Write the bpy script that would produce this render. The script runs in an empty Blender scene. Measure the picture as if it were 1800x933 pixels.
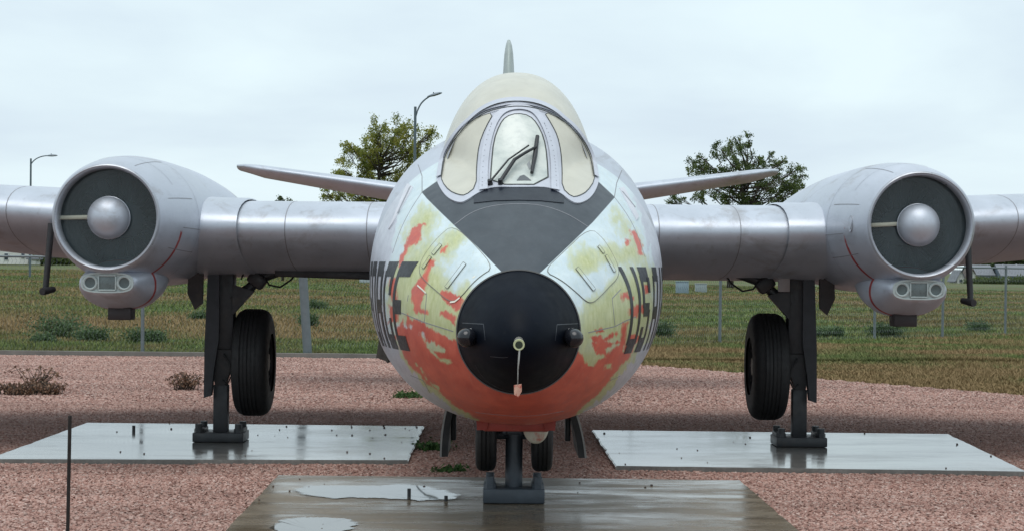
import bpy, bmesh, math, random
import numpy as np
from mathutils import Vector, Matrix, Euler
from mathutils.bvhtree import BVHTree
from mathutils.geometry import delaunay_2d_cdt

random.seed(7)
R = math.radians
SC = bpy.context.scene
COL = SC.collection

# ------------------------------------------------------------------ camera
F = 3460.0                       # focal length in pixels of the 1800 px wide photograph
CAM = Vector((0.0, 0.0, 1.68))
YAW, PITCH, ROLL = R(0.381), R(0.058), R(0.5)
cam_d = bpy.data.cameras.new('camera')
cam = bpy.data.objects.new('camera', cam_d); COL.objects.link(cam)
cam_d.sensor_width = 36.0
cam_d.lens = 36.0 * F / 1800.0
cam_d.clip_start = 0.1
cam_d.clip_end = 5000.0
CROT = Matrix.Rotation(-YAW, 3, 'Z') @ Matrix.Rotation(R(90) + PITCH, 3, 'X') @ Matrix.Rotation(ROLL, 3, 'Z')
cam.matrix_world = Matrix.Translation(CAM) @ CROT.to_4x4()
SC.camera = cam

# ------------------------------------------------------------------ world, sun, exposure
SUN_EL, SUN_AZ = R(76), R(195)   # hidden behind the overcast, behind the viewer's left shoulder
world = bpy.data.worlds.new('World'); SC.world = world; world.use_nodes = True
wn, wl = world.node_tree.nodes, world.node_tree.links
wn.clear()
w_out = wn.new('ShaderNodeOutputWorld')
sky = wn.new('ShaderNodeTexSky'); sky.sky_type = 'NISHITA'; sky.sun_disc = False
sky.sun_elevation = SUN_EL; sky.sun_rotation = SUN_AZ
bg_sky = wn.new('ShaderNodeBackground'); bg_sky.inputs['Strength'].default_value = 0.10
wl.new(sky.outputs[0], bg_sky.inputs['Color'])
tc = wn.new('ShaderNodeTexCoord')
mp = wn.new('ShaderNodeMapping'); mp.inputs['Scale'].default_value = (1.6, 1.6, 5.5)
mp.inputs['Location'].default_value = (0.35, 0.2, 0.1)
wl.new(tc.outputs['Generated'], mp.inputs['Vector'])
nz = wn.new('ShaderNodeTexNoise'); nz.inputs['Scale'].default_value = 2.9
nz.inputs['Detail'].default_value = 5.0; nz.inputs['Roughness'].default_value = 0.5
nz.inputs['Distortion'].default_value = 0.3
wl.new(mp.outputs[0], nz.inputs['Vector'])
cr = wn.new('ShaderNodeValToRGB')
cr.color_ramp.elements[0].position = 0.33; cr.color_ramp.elements[0].color = (0.61, 0.715, 0.80, 1)
cr.color_ramp.elements[1].position = 0.62; cr.color_ramp.elements[1].color = (0.735, 0.86, 0.90, 1)
wl.new(nz.outputs['Fac'], cr.inputs['Fac'])
bg_cl = wn.new('ShaderNodeBackground'); bg_cl.inputs['Strength'].default_value = 1.0
wl.new(cr.outputs[0], bg_cl.inputs['Color'])
mxs = wn.new('ShaderNodeMixShader'); mxs.inputs[0].default_value = 0.93
wl.new(bg_sky.outputs[0], mxs.inputs[1]); wl.new(bg_cl.outputs[0], mxs.inputs[2])
wl.new(mxs.outputs[0], w_out.inputs['Surface'])

sun_d = bpy.data.lights.new('sun', 'SUN'); sun_d.energy = 1.5; sun_d.angle = R(45); sun_d.color = (1.0, 0.97, 0.93)
sun = bpy.data.objects.new('sun', sun_d); COL.objects.link(sun)
sun.rotation_euler = Euler((R(90) - SUN_EL, 0, math.pi - SUN_AZ), 'XYZ')

SC.view_settings.view_transform = 'Standard'
SC.view_settings.look = 'None'
SC.view_settings.exposure = 0.22
SC.view_settings.gamma = 1.0
SC.view_settings.use_curve_mapping = False
SC.render.engine = 'CYCLES'
SC.cycles.use_denoising = True
SC.cycles.max_bounces = 6

# ------------------------------------------------------------------ pixel <-> world
def ray(px, py):
    return (CROT @ Vector(((px - 900.0) / F, -(py - 466.5) / F, -1.0)))
def P(px, py, D):
    """world point seen at a pixel of the photograph at depth (world Y) D"""
    d = ray(px, py)
    return CAM + d * (D / d.y)
def G(px, py, z=0.0):
    d = ray(px, py)
    return CAM + d * ((z - CAM.z) / d.z)
CINV = np.array(CROT.transposed())
def project(V):
    """Nx3 world points -> Nx2 photograph pixels"""
    L = (np.asarray(V) - np.array(CAM)) @ CINV.T
    return np.stack([900 + F * L[:, 0] / -L[:, 2], 466.5 - F * L[:, 1] / -L[:, 2]], 1)

# ------------------------------------------------------------------ numpy noise
def _hash(ix, iy, seed):
    h = (ix.astype(np.int64) * 374761393 + iy.astype(np.int64) * 668265263 + seed * 974711) & 0xffffffff
    h = ((h ^ (h >> 13)) * 1274126177) & 0xffffffff
    return ((h ^ (h >> 16)) & 0xffff) / 65535.0
def vnoise(x, y, seed=0):
    ix, iy = np.floor(x), np.floor(y)
    fx, fy = x - ix, y - iy
    fx, fy = fx * fx * (3 - 2 * fx), fy * fy * (3 - 2 * fy)
    a, b = _hash(ix, iy, seed), _hash(ix + 1, iy, seed)
    c, d = _hash(ix, iy + 1, seed), _hash(ix + 1, iy + 1, seed)
    return (a * (1 - fx) + b * fx) * (1 - fy) + (c * (1 - fx) + d * fx) * fy
def fbm(x, y, seed=0, o=4):
    s, a, t = 0, 1.0, 0
    for k in range(o):
        s = s + a * vnoise(x * 2 ** k, y * 2 ** k, seed + 17 * k); t += a; a *= .55
    return s / t - .5

# ------------------------------------------------------------------ mesh helpers
def link(o, parent=None):
    COL.objects.link(o)
    if parent is not None:
        o.parent = parent
        p = parent
        off = Vector((0, 0, 0))
        while p is not None:
            off += Vector(p.location); p = p.parent
        o.location = Vector(o.location) - off
    return o
def mesh(name, V, Fc, mat, parent=None, smooth=True, auto=None):
    me = bpy.data.meshes.new(name)
    me.from_pydata([tuple(v) for v in V], [], Fc)
    me.validate(clean_customdata=False)
    if mat: me.materials.append(mat)
    if smooth: me.polygons.foreach_set('use_smooth', [True] * len(me.polygons))
    me.update()
    if auto is not None:
        bm = bmesh.new(); bm.from_mesh(me)
        for e in bm.edges:
            if len(e.link_faces) == 2 and e.calc_face_angle(0) > R(auto): e.smooth = False
        bm.to_mesh(me); bm.free()
    return link(bpy.data.objects.new(name, me), parent)
def bm_obj(name, bm, mat, parent=None, smooth=False, auto=None):
    bmesh.ops.recalc_face_normals(bm, faces=bm.faces)
    me = bpy.data.meshes.new(name)
    if smooth:
        for f in bm.faces: f.smooth = True
        for e in bm.edges:
            if len(e.link_faces) == 2 and e.calc_face_angle(0) > R(auto or 40): e.smooth = False
    bm.to_mesh(me); bm.free()
    if mat: me.materials.append(mat)
    return link(bpy.data.objects.new(name, me), parent)
def empty(name, loc):
    o = bpy.data.objects.new(name, None); o.location = loc
    o.empty_display_size = .2
    COL.objects.link(o); return o
def tag(o, label=None, cat=None, group=None, kind=None):
    if label: o['label'] = label
    if cat: o['category'] = cat
    if group: o['group'] = group
    if kind: o['kind'] = kind
    return o

def add_box(bm, c, s, bevel=0.0, rot=None, taper=None):
    r = bmesh.ops.create_cube(bm, size=1.0)
    vs = r['verts']
    for v in vs:
        t = 1.0
        if taper and v.co.z < 0: t = taper
        v.co = Vector((v.co.x * s[0] * t, v.co.y * s[1] * t, v.co.z * s[2]))
    if bevel:
        es = list({e for v in vs for e in v.link_edges})
        rb = bmesh.ops.bevel(bm, geom=es, offset=bevel, segments=2, affect='EDGES', profile=.5)
        vs = list({v for f in rb['faces'] for v in f.verts} | {v for v in vs if v.is_valid})
    m = Matrix.Translation(Vector(c)) @ (rot.to_4x4() if rot else Matrix())
    for v in vs: v.co = m @ v.co
def box(name, c, s, mat, parent=None, bevel=.005, rot=None, taper=None):
    bm = bmesh.new(); add_box(bm, c, s, bevel, rot, taper)
    return bm_obj(name, bm, mat, parent, True, 35)
def frame_of(d):
    d = d.normalized()
    up = Vector((0, 0, 1)) if abs(d.z) < .95 else Vector((0, 1, 0))
    a = d.cross(up).normalized(); return a, a.cross(d).normalized()
def tube_data(pts, rad, n=10, cap=True):
    pts = [Vector(p) for p in pts]
    if not hasattr(rad, '__len__'): rad = [rad] * len(pts)
    V, Fc = [], []
    for i, p in enumerate(pts):
        d = (pts[min(i + 1, len(pts) - 1)] - pts[max(i - 1, 0)])
        a, b = frame_of(d)
        if i and (a.dot(pa) < 0): a, b = -a, -b
        pa = a
        for k in range(n):
            t = 2 * math.pi * k / n
            V.append(p + (a * math.cos(t) + b * math.sin(t)) * rad[i])
    for i in range(len(pts) - 1):
        for k in range(n):
            k2 = (k + 1) % n
            Fc.append((i * n + k, i * n + k2, (i + 1) * n + k2, (i + 1) * n + k))
    if cap:
        Fc.append(tuple(range(n))[::-1]); Fc.append(tuple((len(pts) - 1) * n + k for k in range(n)))
    return V, Fc
def tube(name, pts, rad, mat, parent=None, n=10):
    V, Fc = tube_data(pts, rad, n)
    return mesh(name, V, Fc, mat, parent, True, 50)
def merge(datas):
    V, Fc = [], []
    for v, f in datas:
        o = len(V); V += list(v); Fc += [tuple(i + o for i in q) for q in f]
    return V, Fc
def lathe(name, c, prof, mat, parent=None, n=64, auto=40, sx=1.0):
    """prof: list of (depth Y, radius); axis along world Y through c=(x,z)"""
    V, Fc = [], []
    for (y, r) in prof:
        for k in range(n):
            t = 2 * math.pi * k / n
            V.append((c[0] + sx * r * math.sin(t), y, c[1] + r * math.cos(t)))
    for i in range(len(prof) - 1):
        for k in range(n):
            k2 = (k + 1) % n
            Fc.append((i * n + k, i * n + k2, (i + 1) * n + k2, (i + 1) * n + k))
    return mesh(name, V, Fc, mat, parent, True, auto)
def lathe_x(name, c, prof, mat, parent=None, n=56, auto=35):
    """axis along world X through c=(x,y,z); prof: list of (dx, radius)"""
    V, Fc = [], []
    for (dx, r) in prof:
        for k in range(n):
            t = 2 * math.pi * k / n
            V.append((c[0] + dx, c[1] + r * math.sin(t), c[2] + r * math.cos(t)))
    for i in range(len(prof) - 1):
        for k in range(n):
            k2 = (k + 1) % n
            Fc.append((i * n + k, i * n + k2, (i + 1) * n + k2, (i + 1) * n + k))
    return mesh(name, V, Fc, mat, parent, True, auto)
def loft(name, rings, mat, parent=None, closed=True, caps=(True, True), auto=50):
    n = len(rings[0]); V = [v for r in rings for v in r]; Fc = []
    for i in range(len(rings) - 1):
        for k in range(n if closed else n - 1):
            k2 = (k + 1) % n
            Fc.append((i * n + k, i * n + k2, (i + 1) * n + k2, (i + 1) * n + k))
    if caps[0]: Fc.append(tuple(range(n))[::-1])
    if caps[1]: Fc.append(tuple((len(rings) - 1) * n + k for k in range(n)))
    o = mesh(name, V, Fc, mat, None, True, None)
    bm = bmesh.new(); bm.from_mesh(o.data); bmesh.ops.recalc_face_normals(bm, faces=bm.faces)
    for e in bm.edges:
        if len(e.link_faces) == 2 and e.calc_face_angle(0) > R(auto): e.smooth = False
    bm.to_mesh(o.data); bm.free()
    COL.objects.unlink(o)
    return link(o, parent)
def pip(x, y, poly):
    ins = False; j = len(poly) - 1
    for i in range(len(poly)):
        xi, yi = poly[i]; xj, yj = poly[j]
        if (yi > y) != (yj > y) and x < (xj - xi) * (y - yi) / (yj - yi) + xi: ins = not ins
        j = i
    return ins
def smooth_poly(poly, it=2, closed=True):
    for _ in range(it):
        out = []
        m = len(poly) if closed else len(poly) - 1
        if not closed: out.append(poly[0])
        for i in range(m):
            a, b = poly[i], poly[(i + 1) % len(poly)]
            out += [(a[0] * .75 + b[0] * .25, a[1] * .75 + b[1] * .25), (a[0] * .25 + b[0] * .75, a[1] * .25 + b[1] * .75)]
        if not closed: out.append(poly[-1])
        poly = out
    return poly
def resample(poly, step, closed=True):
    out = []
    m = len(poly) if closed else len(poly) - 1
    for i in range(m):
        a, b = poly[i], poly[(i + 1) % len(poly)]
        L = math.hypot(b[0] - a[0], b[1] - a[1]); k = max(1, int(round(L / step)))
        for j in range(k): out.append((a[0] + (b[0] - a[0]) * j / k, a[1] + (b[1] - a[1]) * j / k))
    if not closed: out.append(poly[-1])
    return out
def patch(name, poly, fmap, mat, parent, step=4.0, lift=.003, skirt=.01):
    """a panel with thickness laid on a surface; poly in front-elevation pixels, fmap(px,py)->(point, normal)"""
    b = resample(poly, step)
    pts = [Vector(p) for p in b]
    xs = [p[0] for p in b]; ys = [p[1] for p in b]
    x = min(xs) + step / 2; k = 0
    arr = np.array(b)
    while x < max(xs):
        y = min(ys) + step / 2 + (step / 2 if k % 2 else 0)
        while y < max(ys):
            if pip(x, y, b) and np.min(np.hypot(arr[:, 0] - x, arr[:, 1] - y)) > step * .55: pts.append(Vector((x, y)))
            y += step
        x += step; k += 1
    nb = len(b)
    vo, eo, fo, _, _, _ = delaunay_2d_cdt(pts, [(i, (i + 1) % nb) for i in range(nb)], [], 1, 1e-6)
    V, N = [], []
    for v in vo:
        p, n = fmap(v.x, v.y); V.append(p + n * lift); N.append(n)
    Fc = [tuple(f) for f in fo]
    # orientation: make faces look along normals
    f0 = Fc[len(Fc) // 2]
    g = (V[f0[1]] - V[f0[0]]).cross(V[f0[2]] - V[f0[0]])
    if g.dot(N[f0[0]]) < 0: Fc = [f[::-1] for f in Fc]
    if skirt:
        ec = {}
        for f in Fc:
            for i in range(len(f)):
                e = (f[i], f[(i + 1) % len(f)]); ec[e] = ec.get(e, 0) + 1
        for (a, c) in [e for e in ec if (e[1], e[0]) not in ec]:
            o = len(V)
            V += [V[a] - N[a] * skirt, V[c] - N[c] * skirt]
            Fc.append((c, a, o, o + 1))
    return mesh(name, V, Fc, mat, parent, True, 40)
def ribbon_data(line, fmap, width, lift=.0015):
    pts = [fmap(*p) for p in line]
    V, Fc = [], []
    for i, (p, n) in enumerate(pts):
        d = pts[min(i + 1, len(pts) - 1)][0] - pts[max(i - 1, 0)][0]
        s = d.cross(n).normalized() * width / 2
        q = p + n * lift
        V += [q - s, q + s, q + s - n * .004, q - s - n * .004]
    for i in range(len(pts) - 1):
        a, b = 4 * i, 4 * i + 4
        Fc += [(a, a + 1, b + 1, b), (a + 1, a + 2, b + 2, b + 1), (a + 3, a, b, b + 3)]
    return V, Fc
def ribbon(name, line, fmap, width, mat, parent, lift=.0015, step=5, closed=False):
    l = resample(line, step, closed)
    if closed: l = l + [l[0]]
    V, Fc = ribbon_data(l, fmap, width, lift)
    return mesh(name, V, Fc, mat, parent, False)

# ------------------------------------------------------------------ materials
MATS = {}
def nodes_of(name):
    m = bpy.data.materials.new(name); m.use_nodes = True
    nt = m.node_tree; bs = nt.nodes['Principled BSDF']
    return m, nt, bs
def noise_node(nt, scale, detail=4, rough=.55, vec=None, stretch=None, dist=0):
    t = nt.nodes.new('ShaderNodeTexNoise'); t.inputs['Scale'].default_value = scale
    t.inputs['Detail'].default_value = detail; t.inputs['Roughness'].default_value = rough
    t.inputs['Distortion'].default_value = dist
    if vec is None:
        g = nt.nodes.new('ShaderNodeNewGeometry'); vec = g.outputs['Position']
    if stretch:
        mpn = nt.nodes.new('ShaderNodeMapping'); mpn.inputs['Scale'].default_value = stretch
        nt.links.new(vec, mpn.inputs['Vector']); vec = mpn.outputs[0]
    nt.links.new(vec, t.inputs['Vector'])
    return t.outputs['Fac']
def ramp(nt, fac, stops, interp='LINEAR'):
    r = nt.nodes.new('ShaderNodeValToRGB'); r.color_ramp.interpolation = interp
    els = r.color_ramp.elements
    while len(els) < len(stops): els.new(.5)
    for e, (p, c) in zip(els, stops):
        e.position = p; e.color = (c, c, c, 1) if not hasattr(c, '__len__') else (*c[:3], 1)
    nt.links.new(fac, r.inputs['Fac']); return r.outputs['Color']
def mix(nt, fac, a, b, mode='MIX'):
    m = nt.nodes.new('ShaderNodeMix'); m.data_type = 'RGBA'; m.blend_type = mode
    def put(s, v):
        if isinstance(v, (int, float)): s.default_value = v
        elif hasattr(v, 'is_linked') or hasattr(v, 'links'): nt.links.new(v, s)
        else: s.default_value = (*v[:3], 1)
    put(m.inputs[0], fac); put(m.inputs[6], a); put(m.inputs[7], b)
    return m.outputs[2]
def mathn(nt, op, a, b=None, clamp=False):
    m = nt.nodes.new('ShaderNodeMath'); m.operation = op; m.use_clamp = clamp
    for i, v in enumerate((a, b)):
        if v is None: continue
        if isinstance(v, (int, float)): m.inputs[i].default_value = v
        else: nt.links.new(v, m.inputs[i])
    return m.outputs[0]
def bump(nt, bs, h, strength=.3, dist=.01):
    b = nt.nodes.new('ShaderNodeBump'); b.inputs['Strength'].default_value = strength; b.inputs['Distance'].default_value = dist
    nt.links.new(h, b.inputs['Height']); nt.links.new(b.outputs[0], bs.inputs['Normal'])
def attr(nt, name):
    a = nt.nodes.new('ShaderNodeAttribute'); a.attribute_name = name; return a.outputs['Fac']
def plain(name, col, rough=.5, metal=0.0, var=.12, scale=6, bmp=0, bscale=40, rvar=.1, spec=.5, coat=0, stretch=None, dirt=None):
    if name in MATS: return MATS[name]
    m, nt, bs = nodes_of(name)
    n = noise_node(nt, scale, 5, .6, stretch=stretch)
    lo = tuple(c * (1 - var) for c in col); hi = tuple(min(1, c * (1 + var)) for c in col)
    c = ramp(nt, n, [(.3, lo), (.7, hi)])
    if dirt:
        n3 = noise_node(nt, dirt[1], 6, .65)
        c = mix(nt, ramp(nt, n3, [(dirt[2], 0.), (dirt[2] + .12, dirt[3])]), c, dirt[0])
    nt.links.new(c, bs.inputs['Base Color'])
    n2 = noise_node(nt, scale * 2.7, 4)
    nt.links.new(ramp(nt, n2, [(.3, max(0.02, rough - rvar)), (.7, min(1, rough + rvar))]), bs.inputs['Roughness'])
    bs.inputs['Metallic'].default_value = metal
    bs.inputs['Specular IOR Level'].default_value = spec
    bs.inputs['Coat Weight'].default_value = coat
    if bmp: bump(nt, bs, noise_node(nt, bscale, 4), bmp, .004)
    MATS[name] = m; return m

SILVER = (.52, .555, .62)
def silver_material(name, base=SILVER, metal=.40, rough=.42, stripe=None):
    """aluminium paint: faint mottling, grime streaks running aft, waviness of thin sheet"""
    m, nt, bs = nodes_of(name)
    n1 = noise_node(nt, 2.2, 6, .6, stretch=(1, .35, 1))
    n2 = noise_node(nt, 14, 5, .65, stretch=(1, .25, 1))
    c = ramp(nt, n1, [(.3, tuple(x * .86 for x in base)), (.7, tuple(x * 1.06 for x in base))])
    c = mix(nt, ramp(nt, n2, [(.55, 0.), (.75, .35)]), c, tuple(x * .62 for x in base))
    nsp = noise_node(nt, 55, 3, .6)
    c = mix(nt, ramp(nt, nsp, [(.66, 0.), (.74, .4)]), c, (.30, .27, .25))
    nst = noise_node(nt, 1.7, 7, .68, stretch=(1.3, .5, 1.6), dist=.6)
    c = mix(nt, ramp(nt, nst, [(.56, 0.), (.68, .45)]), c, (.23, .20, .18))
    if stripe:
        y0, w, zt = stripe
        g = nt.nodes.new('ShaderNodeNewGeometry'); sp = nt.nodes.new('ShaderNodeSeparateXYZ')
        nt.links.new(g.outputs['Position'], sp.inputs[0])
        d = mathn(nt, 'ABSOLUTE', mathn(nt, 'SUBTRACT', sp.outputs['Y'], y0))
        ins = mathn(nt, 'LESS_THAN', d, w)
        lo = mathn(nt, 'SUBTRACT', zt, sp.outputs['Z'])
        wn_ = noise_node(nt, 16, 4, .6)
        vis = ramp(nt, mathn(nt, 'ADD', mathn(nt, 'MULTIPLY', lo, 2.0), mathn(nt, 'SUBTRACT', wn_, .45)), [(.0, 0.), (.12, .95)])
        c = mix(nt, mathn(nt, 'MULTIPLY', ins, vis), c, (.40, .022, .018))
    nt.links.new(c, bs.inputs['Base Color'])
    bs.inputs['Metallic'].default_value = metal
    nt.links.new(ramp(nt, n1, [(.32, rough - .08), (.68, rough + .16)]), bs.inputs['Roughness'])
    nb = noise_node(nt, 3.5, 3, .5)
    bump(nt, bs, nb, .32, .02)
    MATS[name] = m; return m
silver = silver_material('silver_paint')
silver_nac = silver_material('silver_nacelle_paint', (.52, .55, .615), .42, .40, (16.12, .030, 1.95))
frame_grey = plain('canopy_frame_paint', (.50, .52, .58), .4, .1, .06, 8)
cream = plain('cream_coated_glazing', (.53, .515, .44), .34, 0, .07, 5, rvar=.06, dirt=((.42, .40, .33), 9, .58, .35))
def front_glass():
    m, nt, bs = nodes_of('front_pane')
    n = noise_node(nt, 9, 6, .6)
    n2 = noise_node(nt, 30, 4, .6)
    c = ramp(nt, n, [(.3, (.40, .44, .42)), (.55, (.56, .59, .55)), (.8, (.62, .64, .59))])
    c = mix(nt, ramp(nt, n2, [(.62, 0.), (.72, .35)]), c, (.35, .36, .33))
    nt.links.new(c, bs.inputs['Base Color'])
    bs.inputs['Roughness'].default_value = .22; bs.inputs['Coat Weight'].default_value = .2
    return m
front_pane_m = front_glass()
black_radome = plain('radome_black', (.0042, .0062, .011), .5, 0, .25, 5, rvar=.05, spec=.07, dirt=((.016, .017, .02), 11, .6, .5))
navy = plain('antiglare_gloss', (.008, .012, .022), .35, 0, .15, 5)
seam_m = plain('seam_dark', (.10, .10, .10), .7, 0, .1)
seam_soft = plain('seam_soft', (.24, .24, .26), .6, 0, .1)
seam_h = plain('seam_hatch', (.17, .17, .15), .7, 0, .1)
seal_m = plain('seal_rubber', (.05, .055, .05), .7, 0, .2)
letter_m = plain('letter_black', (.016, .018, .022), .38, 0, .3, 12, dirt=((.18, .18, .19), 22, .60, .5))
gear_m = plain('gear_dark_steel', (.028, .030, .034), .45, .1, .25, 7, dirt=((.06, .052, .045), 6, .55, .5))
stand_m = plain('stand_grey_steel', (.060, .074, .092), .45, .15, .2, 7, bmp=.1, dirt=((.08, .055, .04), 9, .6, .4))
tyre_m = plain('tyre_rubber', (.013, .013, .014), .62, 0, .2, 9, bmp=.15, bscale=60)
tyre_n = plain('nose_tyre_rubber', (.013, .013, .014), .6, 0, .2, 9, dirt=((.2, .2, .2), 26, .70, .7))
rim_m = plain('rim_dark', (.03, .03, .033), .4, .4, .2, 9)
red_m = plain('faded_red_paint', (.30, .055, .045), .42, 0, .2, 7, dirt=((.42, .30, .20), 10, .62, .6))
white_worn = plain('worn_white_paint', (.50, .50, .42), .5, 0, .15, 8, dirt=((.40, .08, .05), 9, .52, .8))
intake_in = plain('intake_inner', (.15, .18, .20), .42, .35, .2, 6)
intake_dk = plain('intake_dark', (.012, .014, .016), .6, .1, .3, 6)
lip_m = plain('intake_lip_metal', (.40, .42, .46), .34, .45, .1, 6)
vane_m = plain('pale_strut', (.42, .42, .34), .5, .0, .1, 6)
brass = plain('pitot_metal', (.42, .40, .36), .35, .7, .2, 40)
tag_m = plain('faded_tag', (.62, .36, .27), .7, 0, .1, 30, dirt=((.45, .06, .04), 45, .5, .9))
cord_m = plain('cord_grey', (.38, .38, .36), .7, 0, .1)
galv = plain('galvanised_steel', (.15, .175, .185), .55, .2, .12, 8)
pole_m = plain('lamp_pole_paint', (.10, .13, .15), .5, .2, .1, 3)
stake_m = plain('rusty_stake', (.018, .014, .012), .7, .2, .4, 30, bmp=.3)

def cover_glass():
    m, nt, bs = nodes_of('intake_cover_plastic')
    nt.nodes.remove(bs)
    out = nt.nodes['Material Output']
    tr = nt.nodes.new('ShaderNodeBsdfTransparent'); tr.inputs[0].default_value = (.80, .86, .88, 1)
    gl = nt.nodes.new('ShaderNodeBsdfGlossy'); gl.inputs['Roughness'].default_value = .12
    df = nt.nodes.new('ShaderNodeBsdfDiffuse'); df.inputs[0].default_value = (.22, .29, .32, 1)
    fr = nt.nodes.new('ShaderNodeFresnel'); fr.inputs[0].default_value = 1.45
    a = nt.nodes.new('ShaderNodeMixShader'); b = nt.nodes.new('ShaderNodeMixShader')
    n = noise_node(nt, 3, 3, .5, stretch=(1, 1, .6))
    nt.links.new(ramp(nt, n, [(.3, .09), (.75, .20)]), a.inputs[0])
    nt.links.new(tr.outputs[0], a.inputs[1]); nt.links.new(df.outputs[0], a.inputs[2])
    nt.links.new(fr.outputs[0], b.inputs[0]); nt.links.new(a.outputs[0], b.inputs[1]); nt.links.new(gl.outputs[0], b.inputs[2])
    nt.links.new(b.outputs[0], out.inputs[0])
    return m
cover_m = cover_glass()

def concrete_wet(name, wet_lo, wet_hi, base=(.17, .155, .135)):
    m, nt, bs = nodes_of(name)
    n1 = noise_node(nt, .9, 6, .62, stretch=(.55, 1.8, 1), dist=.4)
    n2 = noise_node(nt, 30, 5, .65)
    n3 = noise_node(nt, 3.2, 6, .66, stretch=(.75, 1.5, 1), dist=.5)
    c = ramp(nt, n3, [(.3, tuple(x * .7 for x in base)), (.7, tuple(x * 1.35 for x in base))])
    c = mix(nt, ramp(nt, n2, [(.35, .5), (.65, 0.)]), c, tuple(x * .5 for x in base))
    nt.links.new(c, bs.inputs['Base Color'])
    w = mathn(nt, 'ADD', mathn(nt, 'MULTIPLY', n1, .65), mathn(nt, 'MULTIPLY', n3, .35))
    nt.links.new(ramp(nt, w, [(.36, wet_lo), (.50, (wet_lo + wet_hi) / 2), (.62, wet_hi)]), bs.inputs['Roughness'])
    bs.inputs['IOR'].default_value = 1.45
    return m
pad_wet = concrete_wet('wet_concrete', .035, .20, (.21, .20, .185))
pad_damp = concrete_wet('damp_concrete', .07, .42, (.19, .15, .105))
kerb_m = plain('kerb_concrete', (.16, .145, .13), .8, 0, .2, 4, bmp=.3)

def puddle_material():
    m, nt, bs = nodes_of('puddle_water')
    bs.inputs['Base Color'].default_value = (.10, .09, .075, 1)
    bs.inputs['Roughness'].default_value = .015
    bs.inputs['IOR'].default_value = 1.33
    tr = nt.nodes.new('ShaderNodeBsdfTransparent'); mx = nt.nodes.new('ShaderNodeMixShader')
    nf = noise_node(nt, 16, 4, .6)
    f = mathn(nt, 'ADD', attr(nt, 'deep'), mathn(nt, 'MULTIPLY', mathn(nt, 'SUBTRACT', nf, .5), .9))
    nt.links.new(ramp(nt, f, [(.25, 0.), (.6, 1.)]), mx.inputs[0])
    nt.links.new(tr.outputs[0], mx.inputs[1]); nt.links.new(bs.outputs[0], mx.inputs[2])
    nt.links.new(mx.outputs[0], nt.nodes['Material Output'].inputs[0])
    return m
puddle_m = puddle_material()

def gravel_material(stone):
    m, nt, bs = nodes_of('gravel_stone' if stone else 'gravel_fines')
    pal = [(.0, (.20, .105, .084)), (.2, (.345, .196, .160)), (.42, (.46, .292, .245)), (.60, (.53, .375, .325)),
           (.78, (.38, .212, .170)), (.9, (.60, .475, .425)), (1., (.28, .19, .16))]
    if stone:
        oi = nt.nodes.new('ShaderNodeObjectInfo'); f = oi.outputs['Random']
        c = ramp(nt, f, pal)
        n = noise_node(nt, 60, 4, .6)
        c = mix(nt, ramp(nt, n, [(.35, .45), (.65, 0.)]), c, (.20, .10, .08))
    else:
        v = nt.nodes.new('ShaderNodeTexVoronoi'); v.inputs['Scale'].default_value = 32
        g = nt.nodes.new('ShaderNodeNewGeometry'); nt.links.new(g.outputs['Position'], v.inputs['Vector'])
        sp = nt.nodes.new('ShaderNodeSeparateColor'); nt.links.new(v.outputs['Color'], sp.inputs[0])
        c = ramp(nt, sp.outputs[0], pal)
        c = mix(nt, ramp(nt, v.outputs['Distance'], [(.2, .2), (.7, .8)]), c, (.085, .05, .04))  # darker towards cell borders: shade of the gaps between stones put into the colour
        bump(nt, bs, mathn(nt, 'SUBTRACT', 1.0, v.outputs['Distance']), .9, .02)
    big = noise_node(nt, .55, 5, .6, stretch=(.6, 1.6, 1))
    c = mix(nt, 1.0, c, ramp(nt, big, [(.3, (.78, .74, .72)), (.7, (1.12, 1.08, 1.06))]), 'MULTIPLY')
    nt.links.new(c, bs.inputs['Base Color'])
    bs.inputs['Roughness'].default_value = .62
    bs.inputs['Specular IOR Level'].default_value = .35
    return m
stone_m = gravel_material(True); fines_m = gravel_material(False)

def grass_colour(nt):
    g = nt.nodes.new('ShaderNodeNewGeometry'); pos = g.outputs['Position']
    a = noise_node(nt, .16, 5, .6, pos, (1, .32, 1), .4)
    b = noise_node(nt, 1.1, 5, .65, pos, (1, .4, 1))
    s = mathn(nt, 'ADD', mathn(nt, 'MULTIPLY', a, .62), mathn(nt, 'MULTIPLY', b, .38))
    return ramp(nt, s, [(.36, (.140, .106, .056)), (.44, (.128, .126, .060)), (.51, (.104, .134, .054)), (.60, (.088, .134, .048)), (.70, (.15, .175, .068))])
def grass_material(blade):
    m, nt, bs = nodes_of('grass_blade' if blade else 'field_ground')
    c = grass_colour(nt)
    if blade:
        rnd = attr(nt, 'rnd')
        c = mix(nt, 1.0, c, ramp(nt, rnd, [(0., (.85, .85, .8)), (.6, (1.35, 1.35, 1.25)), (1., (2.0, 1.8, 1.5))]), 'MULTIPLY')
        dry = attr(nt, 'dry')
        c = mix(nt, dry, c, (.27, .19, .098))
    else:
        n = noise_node(nt, 6, 5, .7, None, (1, .5, 1))
        c = mix(nt, 1.0, c, ramp(nt, n, [(.3, (.62, .60, .58)), (.7, (1.15, 1.1, 1.05))]), 'MULTIPLY')
        bump(nt, bs, n, .7, .06)
    nt.links.new(c, bs.inputs['Base Color']); bs.inputs['Roughness'].default_value = .85
    bs.inputs['Specular IOR Level'].default_value = .15
    return m
blade_m = grass_material(True); field_m = grass_material(False)

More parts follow.
